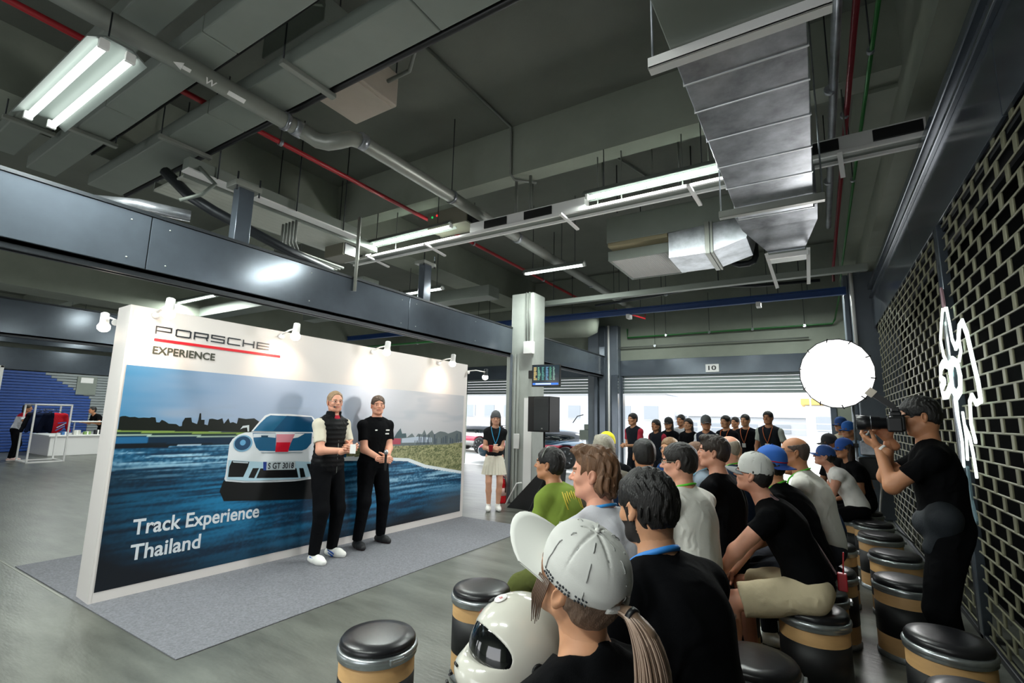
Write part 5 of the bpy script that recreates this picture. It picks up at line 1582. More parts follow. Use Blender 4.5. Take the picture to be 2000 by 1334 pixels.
# ================================================================ people
def polo(c):   # red hem band of the sleeves
    return (np.abs(c[:, 0]) > .195) & (c[:, 2] < HEM[0]) & (c[:, 2] > HEM[0] - .10)
HEM = [1.21]
person('tall older man in a black quilted vest holding a card before the display wall', (-4.74, 3.70), 4, H=1.85, lod='A', lean=1, hy=-22, shirt='cdc7b6', sleeve=.70, pants='15161a', shoes='ecebe6', hline=.03,
       skin='pink', hair='short', hcol='8f7658', hvol=.25, hands=[(.0, .36, 1.20), (.09, .36, 1.19)], hdir=[(.9, .45, .15), (-.7, .65, .3)], hnorm=[(.2, -1, 0), (-.2, -1, 0)], curl=55, poles=[(-.8, -.6, -1), (.8, -.6, -1)],
       feet=[(-.15, .00, .09), (.14, .06, .09)], vest=dict(col='242527', rough=.5, collar=True, disp=lambda X, Y, Z: .007 * np.abs(np.sin(Z * 62 + 0 * X + 0 * Y)) - .003), glasses='8a8a8a', jaw=1.05, fat=1.04, collar='b23040')
HEM[0] = 1.262
person('man in a black polo with folded hands beside the vest man', (-4.79, 4.42), -10, H=1.83, lod='A', lean=0, hy=-22, shirt='17181b', sleeve=.64, pants='15161a', shoes='18191c', skin='pink', hair='short', hcol='4a3626', hvol=.45, smile=1,
       hands=[(.0, .30, 1.06), (.08, .31, 1.05)], hdir=[(.9, .4, -.1), (-.9, .35, -.1)], hnorm=[(0, -1, 0), (0, -1, -.2)], curl=50, poles=[(-.8, -.7, -1), (.8, -.7, -1)], feet=[(-.18, -.02, .09), (.18, .05, .09)], collar='17181b', fat=1.08, stripes=polo, armband='b0202c')
person('woman in a white pleated skirt standing in the gap past the wall', (-4.82, 7.22), -52, H=1.68, lod='B', shirt='2a2b2e', sleeve=.5, skirt='e4dfcf', shoes='efefeb', skin='fair', hair='long', hcol='4a3626', cap=dict(col='5b5d60', len=.02, lift=.03),
       hands=[(.02, .25, 1.02), (.06, .26, 1.05)], hdir=[(1, .3, .2), (-1, .3, .1)], curl=50, lanyard='2f9fd0', feet=[(-.08, 0, .085), (.08, .02, .085)], fat=.9, smile=1)

# front rows of the audience
q6 = person('woman in a white cap with a ponytail in front, back to us', (-.44, 1.08), 150, H=1.64, seat=.50, lod='S', lean=2, hy=18, hp=24, hr=-8, shirt='131417', sleeve=.6, pants='17181c', skin='warm', hair='short', hcol='6a5546', hvol=.35,
            cap=dict(col='c6c6c1', brim='d6d6d0', seams=True, strap=True, fold=.0022, w=1.04, h=.94, lift=.030, len=.125, bw=1.18), hands=[(-.17, .36, .78), (.12, .34, .74)], fold=.006, seedx=3, hdir=[(.2, 1, .1), None], fat=.95)
person('bearded dark haired man in a black tee with a blue orange lanyard', (-.33, 1.60), 152, H=1.83, seat=.53, lod='S', lean=15, hy=-2, hp=-8, shirt='121317', sleeve=.7, pants='1b1c22', skin='warm', hair='short', hcol='100d0c', hvol=.62, hamp=1.7, beard='1a1412',
       hands=[(-.12, .40, .72), (.12, .42, .72)], curl=45, lanyard='2b7fd0', fat=1.08, fold=.006, seedx=9)
person('curly brown haired man in a light grey long sleeved top', (-.79, 2.14), 158, H=1.82, seat=.55, lod='A', lean=6, hy=30, shirt='c9c9cf', sleeve='long', pants='3a3c44', skin='pink', hair='curly', hcol='6b4c34', hvol=.5, hline=.03, smile=.6,
       hands=[(-.1, .36, .70), (.12, .36, .70)], lanyard='2a8ad0', fat=1.12, fold=.006, seedx=4)
person('man in an olive green shirt with sunglasses on his head', (-1.52, 3.28), 168, H=1.72, seat=.52, lod='A', lean=16, hy=18, hp=6, shirt='7f9440', sleeve=.7, pants='5c6236', skin='tan', hair='short', hcol='120f0e', hvol=.7, shoes='dfe6e2',
       hands=[(-.04, .34, .64), (.04, .36, .66)], poles=[(-.8, -.4, -.6), (.8, -.4, -.6)], feet=[(-.12, .66, .085), (.20, .42, .085)], seedx=12)
person('grinning man in a white and grey cap leaning on his knees', (-.09, 3.60), 178, H=1.78, seat=.53, lod='A', lean=24, hy=-10, hp=14, shirt='101114', sleeve=.42, pants='c9bb9c', ptype='shorts', skin='pink', hair='short', hcol='15110f', hvol=.3, smile=1.6,
       cap=dict(col='c4c4c0', brim='7a7c7d', len=.085, seams=True), glasses='2a2c30', hands=[(-.12, .50, .62), (.16, .46, .60)], curl=40, poles=[(-.9, .1, .2), (.9, -.1, .1)], feet=[(-.16, .42, .085), (.16, .36, .085)], fold=.005, seedx=21, fat=1.04)
person('man with a backward blue and red cap and green lanyard', (-.08, 4.02), 162, H=1.80, seat=.54, lod='A', lean=20, hy=-4, hp=8, shirt='141519', sleeve=.6, pants='2a2c33', skin='tan', hair='short', hcol='181312', hvol=.2,
       cap=dict(col='2a62b8', brim='1f3f88', back=True, len=.07, stripe='c03038', tilt=4), lanyard='57c832', hands=[(-.1, .48, .64), (.14, .48, .64)], seedx=5)
person('man in glasses and a white tee with a green lanyard', (-.68, 3.30), 158, H=1.80, seat=.54, lod='A', lean=6, hy=24, hp=-2, shirt='e4e2da', sleeve=.66, pants='42444c', skin='pink', hair='short', hcol='17120f', hvol=.75, glasses='9a9080', lanyard='57c832', hands=[(-.1, .36, .72), (.12, .36, .74)], seedx=6, fold=.006)
person('upright young man in a black tee seen in left profile', (-.60, 3.96), 164, H=1.86, seat=.55, lod='A', lean=3, hy=22, hp=2, shirt='16171b', sleeve=.62, pants='1c1d22', skin='pink', hair='quiff', hcol='2a1f18', hvol=.5, hands=[(-.1, .36, .74), (.12, .38, .74)], seedx=8, fat=.95)
person('black haired man in navy seen from behind', (-1.10, 3.72), 118, H=1.80, seat=.54, lod='B', lean=8, shirt='1b2a44', sleeve=.7, pants='20222a', skin='tan', hair='short', hcol='100e0e', hvol=.7, lanyard='7f8a96', seedx=2)
person('grey haired person just ahead of the yellow cap', (-1.50, 3.94), 130, H=1.82, seat=.54, lod='B', lean=6, shirt='6f6a60', sleeve=.7, pants='30323a', skin='pink', hair='bob', hcol='a09a8a', hvol=.8, seedx=14)
person('man in a bright yellow backward cap and dark tee', (-1.78, 4.72), 120, H=1.80, seat=.54, lod='B', lean=8, shirt='15171c', sleeve=.7, pants='20222a', skin='pink', hair='short', hcol='3a2a20', hvol=.2, cap=dict(col='e4d81c', brim='1f2a22', back=True), lanyard='57c832', seedx=15)
person('bald man in glasses and a pale tee with a green lanyard', (.0, 4.62), 170, H=1.86, seat=.56, lod='A', lean=12, hy=16, hp=4, shirt='d8d6ce', sleeve=.7, pants='3b3d45', skin='tan', hair='bald', hcol='4a3c34', glasses='5a5a5a', lanyard='57c832', smile=.8, seedx=16, fat=1.05)
person('older man with cropped hair and green lanyard behind the profile man', (-.66, 5.2), 175, H=1.82, seat=.54, lod='B', lean=4, shirt='1a2638', sleeve=.7, pants='2a2c34', skin='pink', hair='bald', hcol='8c8274', lanyard='57c832', seedx=17)
person('light haired man peering out between the glasses man and profile man', (-.86, 4.95), 190, H=1.74, seat=.52, lod='B', lean=10, hy=20, shirt='7c8894', sleeve=.7, pants='2a2c34', skin='pink', hair='short', hcol='6a4a34', hvol=.4, lanyard='8ac8e8', seedx=18)
person('person in blue mirrored sunglasses and a navy top', (-1.36, 5.66), 235, H=1.74, seat=.52, lod='B', lean=4, hy=10, shirt='24406c', sleeve='long', pants='2a2c34', skin='warm', hair='short', hcol='8a6a4a', hvol=.5, glasses='1f6fa0', seedx=19)
person('person in a white tank top and blue cap on the far stool', (.36, 7.22), 184, H=1.70, seat=.52, lod='B', lean=28, hp=16, shirt='eceae6', sleeve=0, pants='14151a', skin='pink', hair='short', hcol='15110f', hvol=.3, cap=dict(col='2c4f8e', len=.08), hands=[(-.05, .46, .86), (.1, .48, .84)], seedx=20, fat=.92)
person('long haired woman in a blue cap and black tee', (.45, 7.8), 200, H=1.72, seat=.54, lod='B', lean=14, shirt='15161a', sleeve=.6, pants='22242a', skin='tan', hair='long', hcol='2a1c14', cap=dict(col='24509c', len=.07), seedx=22)
person('man in a dark cap half hidden behind the blue caps', (.20, 8.1), 205, H=1.78, seat=.54, lod='B', lean=4, hy=12, shirt='1c1d20', sleeve=.7, pants='22242a', skin='brown', hair='short', hcol='15110f', hvol=.3, cap=dict(col='2b2c2e', len=.075), seedx=23)
person('standing person in a blue cap and beige shirt by the light stand', (.40, 10.0), 225, H=1.70, lod='B', shirt='b5ab98', sleeve=.7, pants='3a3c44', skin='tan', hair='short', hcol='15110f', hvol=.3, cap=dict(col='2a5090', len=.07), seedx=24)
person('standing person in a blue cap and checked shirt by the light stand', (.46, 9.15), 225, H=1.62, lod='B', shirt='7f93a8', sleeve=.7, pants='3a3c44', skin='tan', hair='short', hcol='15110f', hvol=.3, cap=dict(col='2460b0', len=.07), seedx=25)
person('person in dark blue half hidden behind the bald man', (.05, 5.55), 175, H=1.70, seat=.52, lod='B', lean=24, shirt='2a3a58', sleeve=.7, pants='2a2c34', skin='tan', hair='short', hcol='2a2220', hvol=.4, seedx=26)

# photographer
ph = person('photographer in black with glasses aiming a camera', (.64, 4.06), 176, H=1.79, lod='S', lean=3, hp=-12, hy=4, shirt='101114', sleeve=.62, pants='0f1013', shoes='18191c', skin='tan', hair='short', hcol='0d0b0b', hvol=.6, glasses='2a2a2c',
            hands=[(-.03, .30, 1.45), (.075, .24, 1.50)], hdir=[(.35, .75, .55), (-.25, .55, .8)], hnorm=[(.5, -.2, .8), (-.9, .2, -.1)], curl=[45, 60], poles=[(-.25, .25, -1), (.25, .15, -1)], feet=[(-.10, .02, .085), (.13, -.03, .085)], seedx=30, fold=.005)

# standing group before door 10
grp = 'people standing before the numbered door'
row = [((-3.14, 9.85), 1.72, 'man with red sleeves and black vest, leftmost of the standing row', dict(shirt='b23444', vest=dict(col='22262e'), hair='short', hands=[(-.05, .28, 1.08), (.05, .28, 1.08)])),
       ((-2.76, 10.15), 1.60, 'long haired woman in a black vest and red sleeves in the standing row', dict(shirt='a83444', vest=dict(col='22262e'), hair='long')),
       ((-2.66, 10.75), 1.64, 'woman in a black cap and black top in the standing row', dict(shirt='1c1e22', hair='long', cap=dict(col='2a2c30', len=.05), hands=[(-.05, .26, 1.0), (.05, .26, 1.0)])),
       ((-2.46, 11.0), 1.72, 'man in a white shirt with a dark shoulder strap in the standing row', dict(shirt='d5d6dc', hair='short', strap=1)),
       ((-2.20, 10.45), 1.64, 'long haired woman in a plain black tee in the standing row', dict(shirt='1a1b1f', hair='long')),
       ((-1.58, 8.85), 1.68, 'man in a grey cap and white collared vest in the standing row', dict(shirt='d8dadf', vest=dict(col='252a38'), hair='short', cap=dict(col='55585a', len=.08), hy=30)),
       ((-1.46, 10.3), 1.71, 'man in a black polo with an orange lanyard at middle right of the row', dict(shirt='22252c', hair='short', lanyard='c8642a')),
       ((-1.50, 11.9), 1.70, 'man half hidden behind the black polo man', dict(shirt='24262c', hair='short')),
       ((-1.20, 11.0), 1.75, 'man in a black tee with a badge, second from right of the row', dict(shirt='1e2026', hair='short', lanyard='c86a3a', hands=[(-.1, -.12, .95), (.1, -.12, .95)])),
       ((-.74, 10.33), 1.81, 'tall man in a dark vest with pale sleeves, rightmost of the row', dict(shirt='b9c0b8', vest=dict(col='25292f'), hair='short', lanyard='c86a3a', hands=[(-.24, .12, .92), (.24, .12, .92)]))]
for i, (xy, H_, lb, kw) in enumerate(row):
    strap = kw.pop('strap', None)
    r_ = person(lb, xy, -108 + (i * 37 % 17) - 8, H=H_, lod='C', pants='262930', skin=['warm', 'tan', 'warm', 'tan'][i % 4], hcol='15110f', sleeve=.6, seedx=40 + i, group=grp, **kw)
    if strap:
        q = MB(); q.beam((-.15, .12, 1.42), (.17, .14, .95), .006, .05, up=(0, 1, 0)); q.build('strap', M_black, r_['root'])

# far left: woman at the rack, man leaning on the counter
person('woman in a white top with red shoulders beside the clothes rack', (-20.0, 4.62), 60, H=1.66, lod='C', lean=14, shirt='dcdfe6', sleeve=.5, pants='17181d', shoes='e6c4bc', skin='tan', hair='long', hcol='1a100c', hands=[(-.1, .42, 1.2), (.1, .42, 1.2)], stripes=lambda c: (c[:, 2] > 1.28), armband='c02838')
person('man in black leaning forward on the white counter', (-22.0, 7.35), -80, H=1.74, lod='C', lean=38, hp=14, shirt='15161a', sleeve=.6, pants='1c1d22', skin='tan', hair='short', hcol='120f0e', hands=[(-.22, .52, 1.06), (.22, .52, 1.06)])
# ================================================================ held and worn things
pp = PEOPLE['woman in a white cap with a ponytail in front, back to us']
Rh, Hc, hf = pp['Rh'], pp['Hc'], pp['hf']
b0 = Rh @ (V(0, -.125, .012) * hf) + Hc
rw = pp['rt']
pts = [b0 + Rh @ V(0, .02, 0), b0 + V(.0, -.028, .004), b0 + V(.012, -.055, -.03), b0 + V(.022, -.065, -.09), b0 + V(.030, -.055, -.16), b0 + V(.034, -.035, -.23), b0 + V(.03, -.02, -.29)]
rs = [.013, .017, .027, .034, .036, .031, .016]
rr_ = random.Random(8)
PP = [cone(a, b, r1 * .86, r2 * .86, .008) for a, b, r1, r2 in zip(pts[:-1], pts[1:], rs[:-1], rs[1:])]
v, q = surf(PP, .004)
pt_ = link_mesh('ponytail', npmesh('ponytail', [(v, q, 0)], [mat('hair_ponytail', '75604f', rough=.45)]), pp['root'])
sp = smooth_path(pts, 3); sr_ = np.interp(np.linspace(0, 1, len(sp)), np.linspace(0, 1, len(rs)), rs)
q = MB(); q2 = MB()
for k in range(150):
    a = rr_.uniform(0, 2 * math.pi); f_ = rr_.uniform(.80, 1.04); tw = rr_.uniform(-.5, .5); end = rr_.randint(len(sp) - 4, len(sp))
    pth = []
    for i_ in range(end):
        aa = a + tw * i_ / len(sp)
        pth.append(sp[i_] + V(math.cos(aa), math.sin(aa), 0) * sr_[i_] * f_)
    (q if k % 2 else q2).tube(pth, .0016, 4, caps=False, rs=[.0019] * (end - 1) + [.0006])
tag(q.build('hair_strands', mat('hair_strand_a', 'a38b7a', rough=.4), pp['root']), kind='stuff')
tag(q2.build('hair_strands', mat('hair_strand_b', '5f4a3c', rough=.4), pp['root']), kind='stuff')
q = MB(); q.tube([pts[1] + V(0, .003, 0), pts[1] + V(.002, -.008, -.004)], .0185, 12); q.build('hair_band', M_black, pp['root'])
# lock of hair by the ear
q = MB()
for k in range(9):
    o = .004 * (k - 4)
    q.tube([Rh @ (V(-.080, .040 + o, .01) * hf) + Hc, Rh @ (V(-.084, .044 + o, -.05) * hf) + Hc, Rh @ (V(-.080 - .002 * (k % 3), .036 + o * .6, -.10 - .006 * (k % 4)) * hf) + Hc], .0022, 5, rs=[.0022, .002, .0008])
q.build('side_lock', mat('hair_strand_b', '5f4a3c'), pp['root'])
# dark lettering along the cap edge
q = MB()
Rc = Rh
for k in range(16):
    a = -math.pi / 2 - .62 + k * .075
    if k in (4, 10): continue
    for j in range(2):
        z = .022 + .010 * j
        x, y = .0915 * math.sin(a), -.012 + .1135 * math.cos(a)
        p = Rc @ (V(x, y, z) * hf) + Hc; q2 = Rc @ (V(.0915 * math.sin(a + .04), -.012 + .1135 * math.cos(a + .04), z + .002 * ((k + j) % 3)) * hf) + Hc
        q.tube([p, q2], .0022, 5)
q.build('edge_lettering', mat('print_ink', '20252c'), pp['root'])

# helmet in her arm
M_hel = mat('helmet_white', 'cfcdc2', rough=.12, coat=.6)
hm = thing('racing_helmet', 'white full face racing helmet with a dark visor held in front', 'helmet', (-.72, 1.21, .985), math.radians(248) - math.pi / 2)
Rm = rot('X', 22) @ rot('Y', -4)
P_ = [ell((0, -.01, .01), (.122, .145, .132), k=.02), ell((0, .055, -.075), (.100, .098, .062), k=.03), ell((0, -.03, -.07), (.110, .11, .07), k=.03)]
cut = [ell((0, .16, -.004), (.125, .105, .040), k=.006, sub=True), ell((0, -.01, -.03), (.098, .118, .115), k=.006, sub=True), ell((0, -.0, -.15), (.085, .10, .05), k=.006, sub=True)]
v, q = surf(P_ + cut, .004)
link_mesh('shell', npmesh('shell', [(v @ Rm.T, q, 0)], [M_hel]), hm)
v, q = surf([ell((0, -.008, .0), (.119, .143, .125), k=.01), ell((0, -.01, .0), (.112, .136, .118), k=.003, sub=True)], .004, None, [((0, .03, 0), (0, -1, 0)), ((0, 0, -.043), (0, 0, -1)), ((0, 0, .040), (0, 0, 1))])
link_mesh('visor', npmesh('visor', [(v @ Rm.T, q, 0)], [mat('visor_glass', '0b0d0e', rough=.06, coat=1)]), hm)
v, q = surf([ell((0, -.01, .0), (.105, .12, .11), k=.01)], .008)
link_mesh('lining', npmesh('lining', [(v @ Rm.T, q, 0)], [M_black]), hm)
def hsurf(az, el_, r=1.0):
    d = V(math.sin(az) * math.cos(el_), math.cos(az) * math.cos(el_), math.sin(el_))
    return Rm @ (V(0, -.01, .01) + d * V(.124, .147, .134) * r)
for nm, az, el_, rr in (('pivot_disc', 1.35, -.08, .017), ('pivot_screw', 1.05, -.10, .008), ('pivot_screw', 1.2, -.10, .008), ('pivot_disc', -1.35, -.08, .017), ('vent_plug', .55, .62, .012), ('visor_tab', 1.0, -.36, .008)):
    p = hsurf(az, el_); nn = nrm(p)
    qm = MB(); qm.lathe([(rr, 0), (rr * .9, .003), (rr * .4, .004), (.0005, .004)], p - nn * .001, 14, axis=nn); qm.build(nm, M_black, hm)
for az, z in ((.42, -.095), (.42, -.118), (.95, -.115), (-.42, -.095), (.25, -.07)):
    a0, a1 = az - .09, az + .09
    qm = MB(); pts_ = [Rm @ V(.103 * math.sin(a), .055 + .102 * math.cos(a), z) for a in (a0, az, a1)]; qm.tube(pts_, .0035, 6); qm.build('chin_vent', M_black, hm)
def onh(a, b, d): return tuple(hsurf(.62 + a * 8.0, .24 + b * 7.5, 1.004 + d))
text_mesh('brand_lettering', 'BELL', .013, .045, mat('helmet_red', 'b82a34'), hm, onh, bold=.02)
qm = MB(); qm.lathe([(.019, 0), (.0185, .0015), (.0005, .002)], hsurf(.25, .78) - nrm(hsurf(.25, .78)) * .0005, 20, axis=nrm(hsurf(.25, .78))); qm.build('round_sticker', M_white, hm)
text_mesh('sticker_lettering', 'BELL', .008, .024, mat('helmet_red', 'b82a34'), hm, lambda a, b, d: tuple(hsurf(.17 + a * 7, .755 + b * 7, 1.012 + d)), bold=.02)

# photographer's camera
cmr = thing('photo_camera', 'black camera with a long lens and tilted flash at his face', 'camera', (.435, 4.0, 1.61), math.radians(178) - math.pi / 2)
q = MB(); q.bbox(-.07, .07, -.045, .03, -.05, .05, .012); q.bbox(-.03, .03, -.03, .03, .045, .075, .008); q.bbox(-.075, -.04, -.03, .05, -.055, .04, .01); q.build('camera_body', M_black, cmr)
q = MB(); q.lathe([(.032, 0), (.036, .01), (.037, .05), (.042, .055), (.043, .11), (.047, .12), (.050, .18), (.046, .18), (.042, .12)], (0, .03, 0), 28, axis=(0, 1, 0)); q.build('lens', mat('lens_black', '15161a', rough=.35), cmr)
q = MB(); q.lathe([(.0445, .0), (.0445, .004)], (0, .13, 0), 28, axis=(0, 1, 0)); q.build('lens_ring', M_galv, cmr)
q = MB(); q.bbox(-.025, .025, -.02, .02, .075, .105, .005); q.beam((0, .0, .10), (0, .10, .185), .06, .035); q.build('flash', M_black, cmr)
q = MB(); q.beam((0, .10, .185), (0, .135, .215), .075, .05); q.build('flash_head', mat('flash_diffuser', 'cfc4b4', rough=.4), cmr)
pr_ = PEOPLE['photographer in black with glasses aiming a camera']
q = MB(); w_ = pr_['Wr'][0]; dd = pr_['hd'][0]; q.lathe([(.031, -.008), (.033, -.006), (.033, .006), (.031, .008)], w_ - dd * .02, 16, axis=dd); q.build('bracelet', M_white, pr_['root'])
# waist bag
P_ = [ell(pr_['P'] + V(-.02, .10, .03), (.12, .07, .08), k=.04), cone(pr_['P'] + V(-.15, .02, .09), pr_['P'] + V(.15, .02, .09), .09, .09, .05)]
v, q = surf(P_ + [cone(pr_['P'] + V(-.13, .02, .02), pr_['P'] + V(-.10, .08, -.10), .07, .055, .04)], .008, folds(.004, 30, 3))
link_mesh('waist_bag', npmesh('waist_bag', [(v, q, 0)], [mat('bag_cloth', '10181f', rough=.75, bump=.3, bscale=200)]), pr_['root'])

# grinning man's patterned strap and red radio
gp = PEOPLE['grinning man in a white and grey cap leaning on his knees']
q = MB()
N_, Pp, fw_, rt_, up_ = gp['N'], gp['P'], gp['fw'], gp['rt'], gp['up']
ln = [N_ + rt_ * -.05 - fw_ * .055 + up_ * .03, N_ + rt_ * -.02 - fw_ * .125 - up_ * .10, N_ + rt_ * .02 - fw_ * .148 - up_ * .24, Pp + rt_ * .06 - fw_ * .145 + up_ * .14, Pp + rt_ * .10 - fw_ * .15 + up_ * .02]
for a, b in zip(ln[:-1], ln[1:]): q.beam(a, b, .035, .006, up=tuple(fw_))
q.build('strap', mat('strap_pattern', '8a7074', rough=.8, var=.7, vscale=60), gp['root'])
q = MB(); p = Pp - fw_ * .17 + rt_ * .08; q.bbox(p[0] - .02, p[0] + .02, p[1] - .03, p[1] + .02, p[2] - .08, p[2] + .02, .006); q.tube([(p[0], p[1] - .01, p[2]), (p[0], p[1] - .02, p[2] + .14)], .004, 6); q.build('red_radio', M_red, gp['root'])
q = MB(); w_ = gp['Wr'][0]; dd = gp['hd'][0]; q.lathe([(.032, -.01), (.034, -.006), (.034, .006), (.032, .01)], w_ - dd * .02, 16, axis=dd); q.build('watch', M_black, gp['root'])
# green shirt: yellow print and sunglasses on the head
gs = PEOPLE['man in an olive green shirt with sunglasses on his head']
q = MB(); Rg, Hg = gs['Rh'], gs['Hc']
q.tube([Rg @ V(.088 * math.sin(a), .03 - .02 * math.cos(a), .045 + .088 * math.cos(a)) + Hg for a in np.linspace(-1.5, 1.5, 14)], .004, 6); q.build('sunglasses', M_pipe, gs['root'])
M_y = mat('yellow_print', 'c8b23a', rough=.7)
for k in range(4):
    z0_ = k * .03
    q = MB(); a = gs['N'] - gs['fw'] * .135 - gs['up'] * (.08 + .0 * k) + gs['rt'] * (-.10 + .05 * k)
    q.tube([a + gs['up'] * .03 - gs['fw'] * .002, a - gs['up'] * .09 + gs['rt'] * .012 - gs['fw'] * .012, a - gs['up'] * .10 + gs['rt'] * .035 - gs['fw'] * .012, a + gs['up'] * .02 + gs['rt'] * .03], .0045, 6); q.build('yellow_lettering', M_y, gs['root'])
# card, microphone, cup, headset
v1 = PEOPLE['tall older man in a black quilted vest holding a card before the display wall']; v2 = PEOPLE['man in a black polo with folded hands beside the vest man']
def wpos(p, loc):
    return p['root'].location + Matrix.Rotation(p['root'].rotation_euler[2], 3, 'Z') @ Vector(tuple(loc))
c_ = wpos(v1, (v1['Wr'][0] + v1['Wr'][1]) / 2 + V(.04, .10, .02))
cd = thing('note_card', 'small white folded card in the hands of the vest man', 'card', c_, .3)
q = MB(); q.bbox(-.035, .035, -.003, .003, -.05, .05, .002); q.build('card', M_white, cd)
c_ = wpos(v2, (v2['Wr'][0] + v2['Wr'][1]) / 2 + V(.03, .07, .0))
mc = thing('microphone', 'handheld microphone with a grey mesh ball held upright by the polo man', 'microphone', c_)
q = MB(); q.lathe([(.011, -.13), (.013, -.12), (.015, .05), (.018, .06)], n=16); q.build('handle', M_black, mc)
q = MB(); q.lathe([(.018, .06), (.026, .075), (.027, .09), (.02, .11), (.001, .118)], n=16); q.build('mesh_ball', M_galv, mc)
wm = PEOPLE['woman in a white pleated skirt standing in the gap past the wall']
c_ = wpos(wm, (wm['Wr'][0] + wm['Wr'][1]) / 2 + V(.05, .08, .02))
cu = thing('cup', 'red cup in the hand of the woman in the pleated skirt', 'cup', c_)
q = MB(); q.lathe([(.030, -.05), (.040, .055), (.042, .058), (.038, .05), (.028, -.045)], n=20); q.build('cup_body', M_red, cu)
q = MB(); Rv, Hv = v1['Rh'], v1['Hc']; q.tube([Rv @ V(.086, .0, -.01) + Hv, Rv @ V(.075, .05, -.045) + Hv, Rv @ V(.045, .10, -.055) + Hv], .0022, 6); q.build('headset_boom', M_black, v1['root'])
q = MB(); q.bbox(*sum([[x - .009, x + .009] for x in (Rv @ V(.04, .105, -.055) + Hv)], []), .004); q.build('headset_mic', M_black, v1['root'])
for i in (0, 1):
    a = v1['Kn'][i]
    for (y0, y1, z_) in ((.02, .09, .075), (.03, .07, .05)):
        for sx in (-1, 1):
            q = MB(); ax_ = (-.15, .14)[i]; q.beam((ax_ + sx * .043, (0, .06)[i] + y0 - .03, z_), (ax_ + sx * .040, (0, .06)[i] + y1 + .0, z_ - .035), .012, .014, up=(1, 0, 0)); q.build('shoe_stripe', mat('stripe_blue', '1f5fc0'), v1['root'])
# small logos on the polo and sleeve
for (x, z, w) in ((-.095, .40, .05), (-.09, .355, .05), (.07, .40, .03)):
    q = MB(); p = v2['P'] + V(x, .137, z); q.bbox(p[0] - w / 2, p[0] + w / 2, p[1] - .004, p[1] + .006, p[2] - .008, p[2] + .008, .002); q.build('chest_logo', M_white, v2['root'])
q = MB(); q.tube([v1['P'] + V(0, .150, -.07), v1['P'] + V(0, .148, .15), v1['P'] + V(0, .146, .32), v1['P'] + V(0, .118, .47)], .004, 6); q.build('zip', M_pipe, v1['root'])

# ================================================================ far left: clothes rack, counter, blue shutter wall
rk = thing('clothes_rack', 'white square frame clothes rack with jackets at far left', 'clothes rack', (-19.3, 5.08, 0))
for x in (-.45, .45):
    for y in (-.40, .40): q = MB(); q.bbox(x - .02, x + .02, y - .02, y + .02, 0, 1.66, .004); q.build('upright', M_white, rk)
for z in (.02, 1.64):
    for x in (-.45, .45): q = MB(); q.bbox(x - .02, x + .02, -.4, .4, z - .02, z + .02, .004); q.build('frame_bar', M_white, rk)
    for y in (-.4, .4): q = MB(); q.bbox(-.45, .45, y - .02, y + .02, z - .02, z + .02, .004); q.build('frame_bar', M_white, rk)
q = MB(); q.tube([(-.45, 0, 1.5), (.45, 0, 1.5)], .012, 8); q.build('hanging_rail', M_galv, rk)
jk = [(-19.0, 5.18, 'b0202c', 'red and navy racing jacket hanging at the front of the rack', 'racing jacket'), (-19.25, 5.0, '1a2440', 'dark navy jacket hanging behind the red one', 'jacket'), (-19.5, 4.95, '20222a', 'black jacket deepest on the rack', 'jacket')]
for i, (x, y, col, lb, c_) in enumerate(jk):
    j = thing('jacket', lb, 'jacket', (x, y, .78))
    v, q = surf([ell((0, 0, .32), (.10, .24, .30), k=.05), cone((0, -.2, .55), (0, .2, .55), .07, .07, .05), cone((0, .22, .55), (.02, .34, .10), .065, .05, .03), cone((0, -.22, .55), (.02, -.34, .10), .065, .05, .03)], .02, folds(.006, 18, i), [((0, 0, .04), (0, 0, -1))])
    cc = v[q].mean(1); mi_ = ((cc[:, 1] > -.05) & (i == 0)).astype(int)
    link_mesh('shell', npmesh('shell', [(v, q, mi_)], [cloth('161c34' if i == 0 else col), cloth('b5202c')]), j)
    q = MB(); q.tube([(0, -.18, .62), (0, 0, .70), (0, .18, .62)], .01, 6); q.tube([(0, 0, .70), (0, 0, .74)], .006, 6); q.build('hanger', M_black, j)
    if i == 0:
        for k, (a, b, c2) in enumerate((((.04, .20), (.24, .34), 'a8cfe6'), ((.02, .12), (.22, .26), '4f8fd0'), ((.05, .33), (.24, .36), '3a6fb8'))):
            q = MB(); q.beam((.105, a[0], a[1]), (.10, b[0], b[1]), .02, .02, up=(1, 0, 0)); q.build('stripe', cloth(c2), j)
ct = thing('counter', 'low white display counter behind the clothes rack', 'counter', (-22.0, 7.6, 0))
q = MB(); q.bbox(-.9, .95, -1.9, 2.2, 0, .62, .02); q.build('plinth', M_white, ct)
q = MB(); q.bbox(-.95, 1.0, -1.95, 2.25, .62, .67, .01); q.build('top', M_white, ct)
rg = random.Random(6)
for k in range(6):
    it = thing('boxed_item', 'small %s box on the low white counter' % ['blue', 'off white', 'green', 'black', 'tan', 'pale blue'][k], 'box', (-21.3 + rg.uniform(-.1, .1), 6.1 + k * .3, .67), group='small boxes on the low white counter')
    q = MB(); q.bbox(-.07, .07, -.09, .09, 0, .10 + .05 * (k % 2), .008); q.build('box', mat('box_%d' % k, ['3d6ea8', 'c8c8c0', '7fa05a', '22242a', 'b8a05a', '9fb8c8'][k]), it)
    q = MB(); q.bbox(-.072, .072, -.02, .02, 0, .10 + .05 * (k % 2) + .002, .002); q.build('band', M_white, it)
lc = thing('leaning_rail', 'chest high glass rail the man in black leans on', 'rail', (-21.55, 7.0, 0))
q = MB(); q.bbox(-.12, .12, -.7, 1.6, 1.08, 1.12, .01); q.build('top', M_white, lc)
for y in (-.6, .2, 1.0): q = MB(); q.bbox(-.02, .02, y - .02, y + .02, .67, 1.08, .004); q.build('post', M_galv, lc)
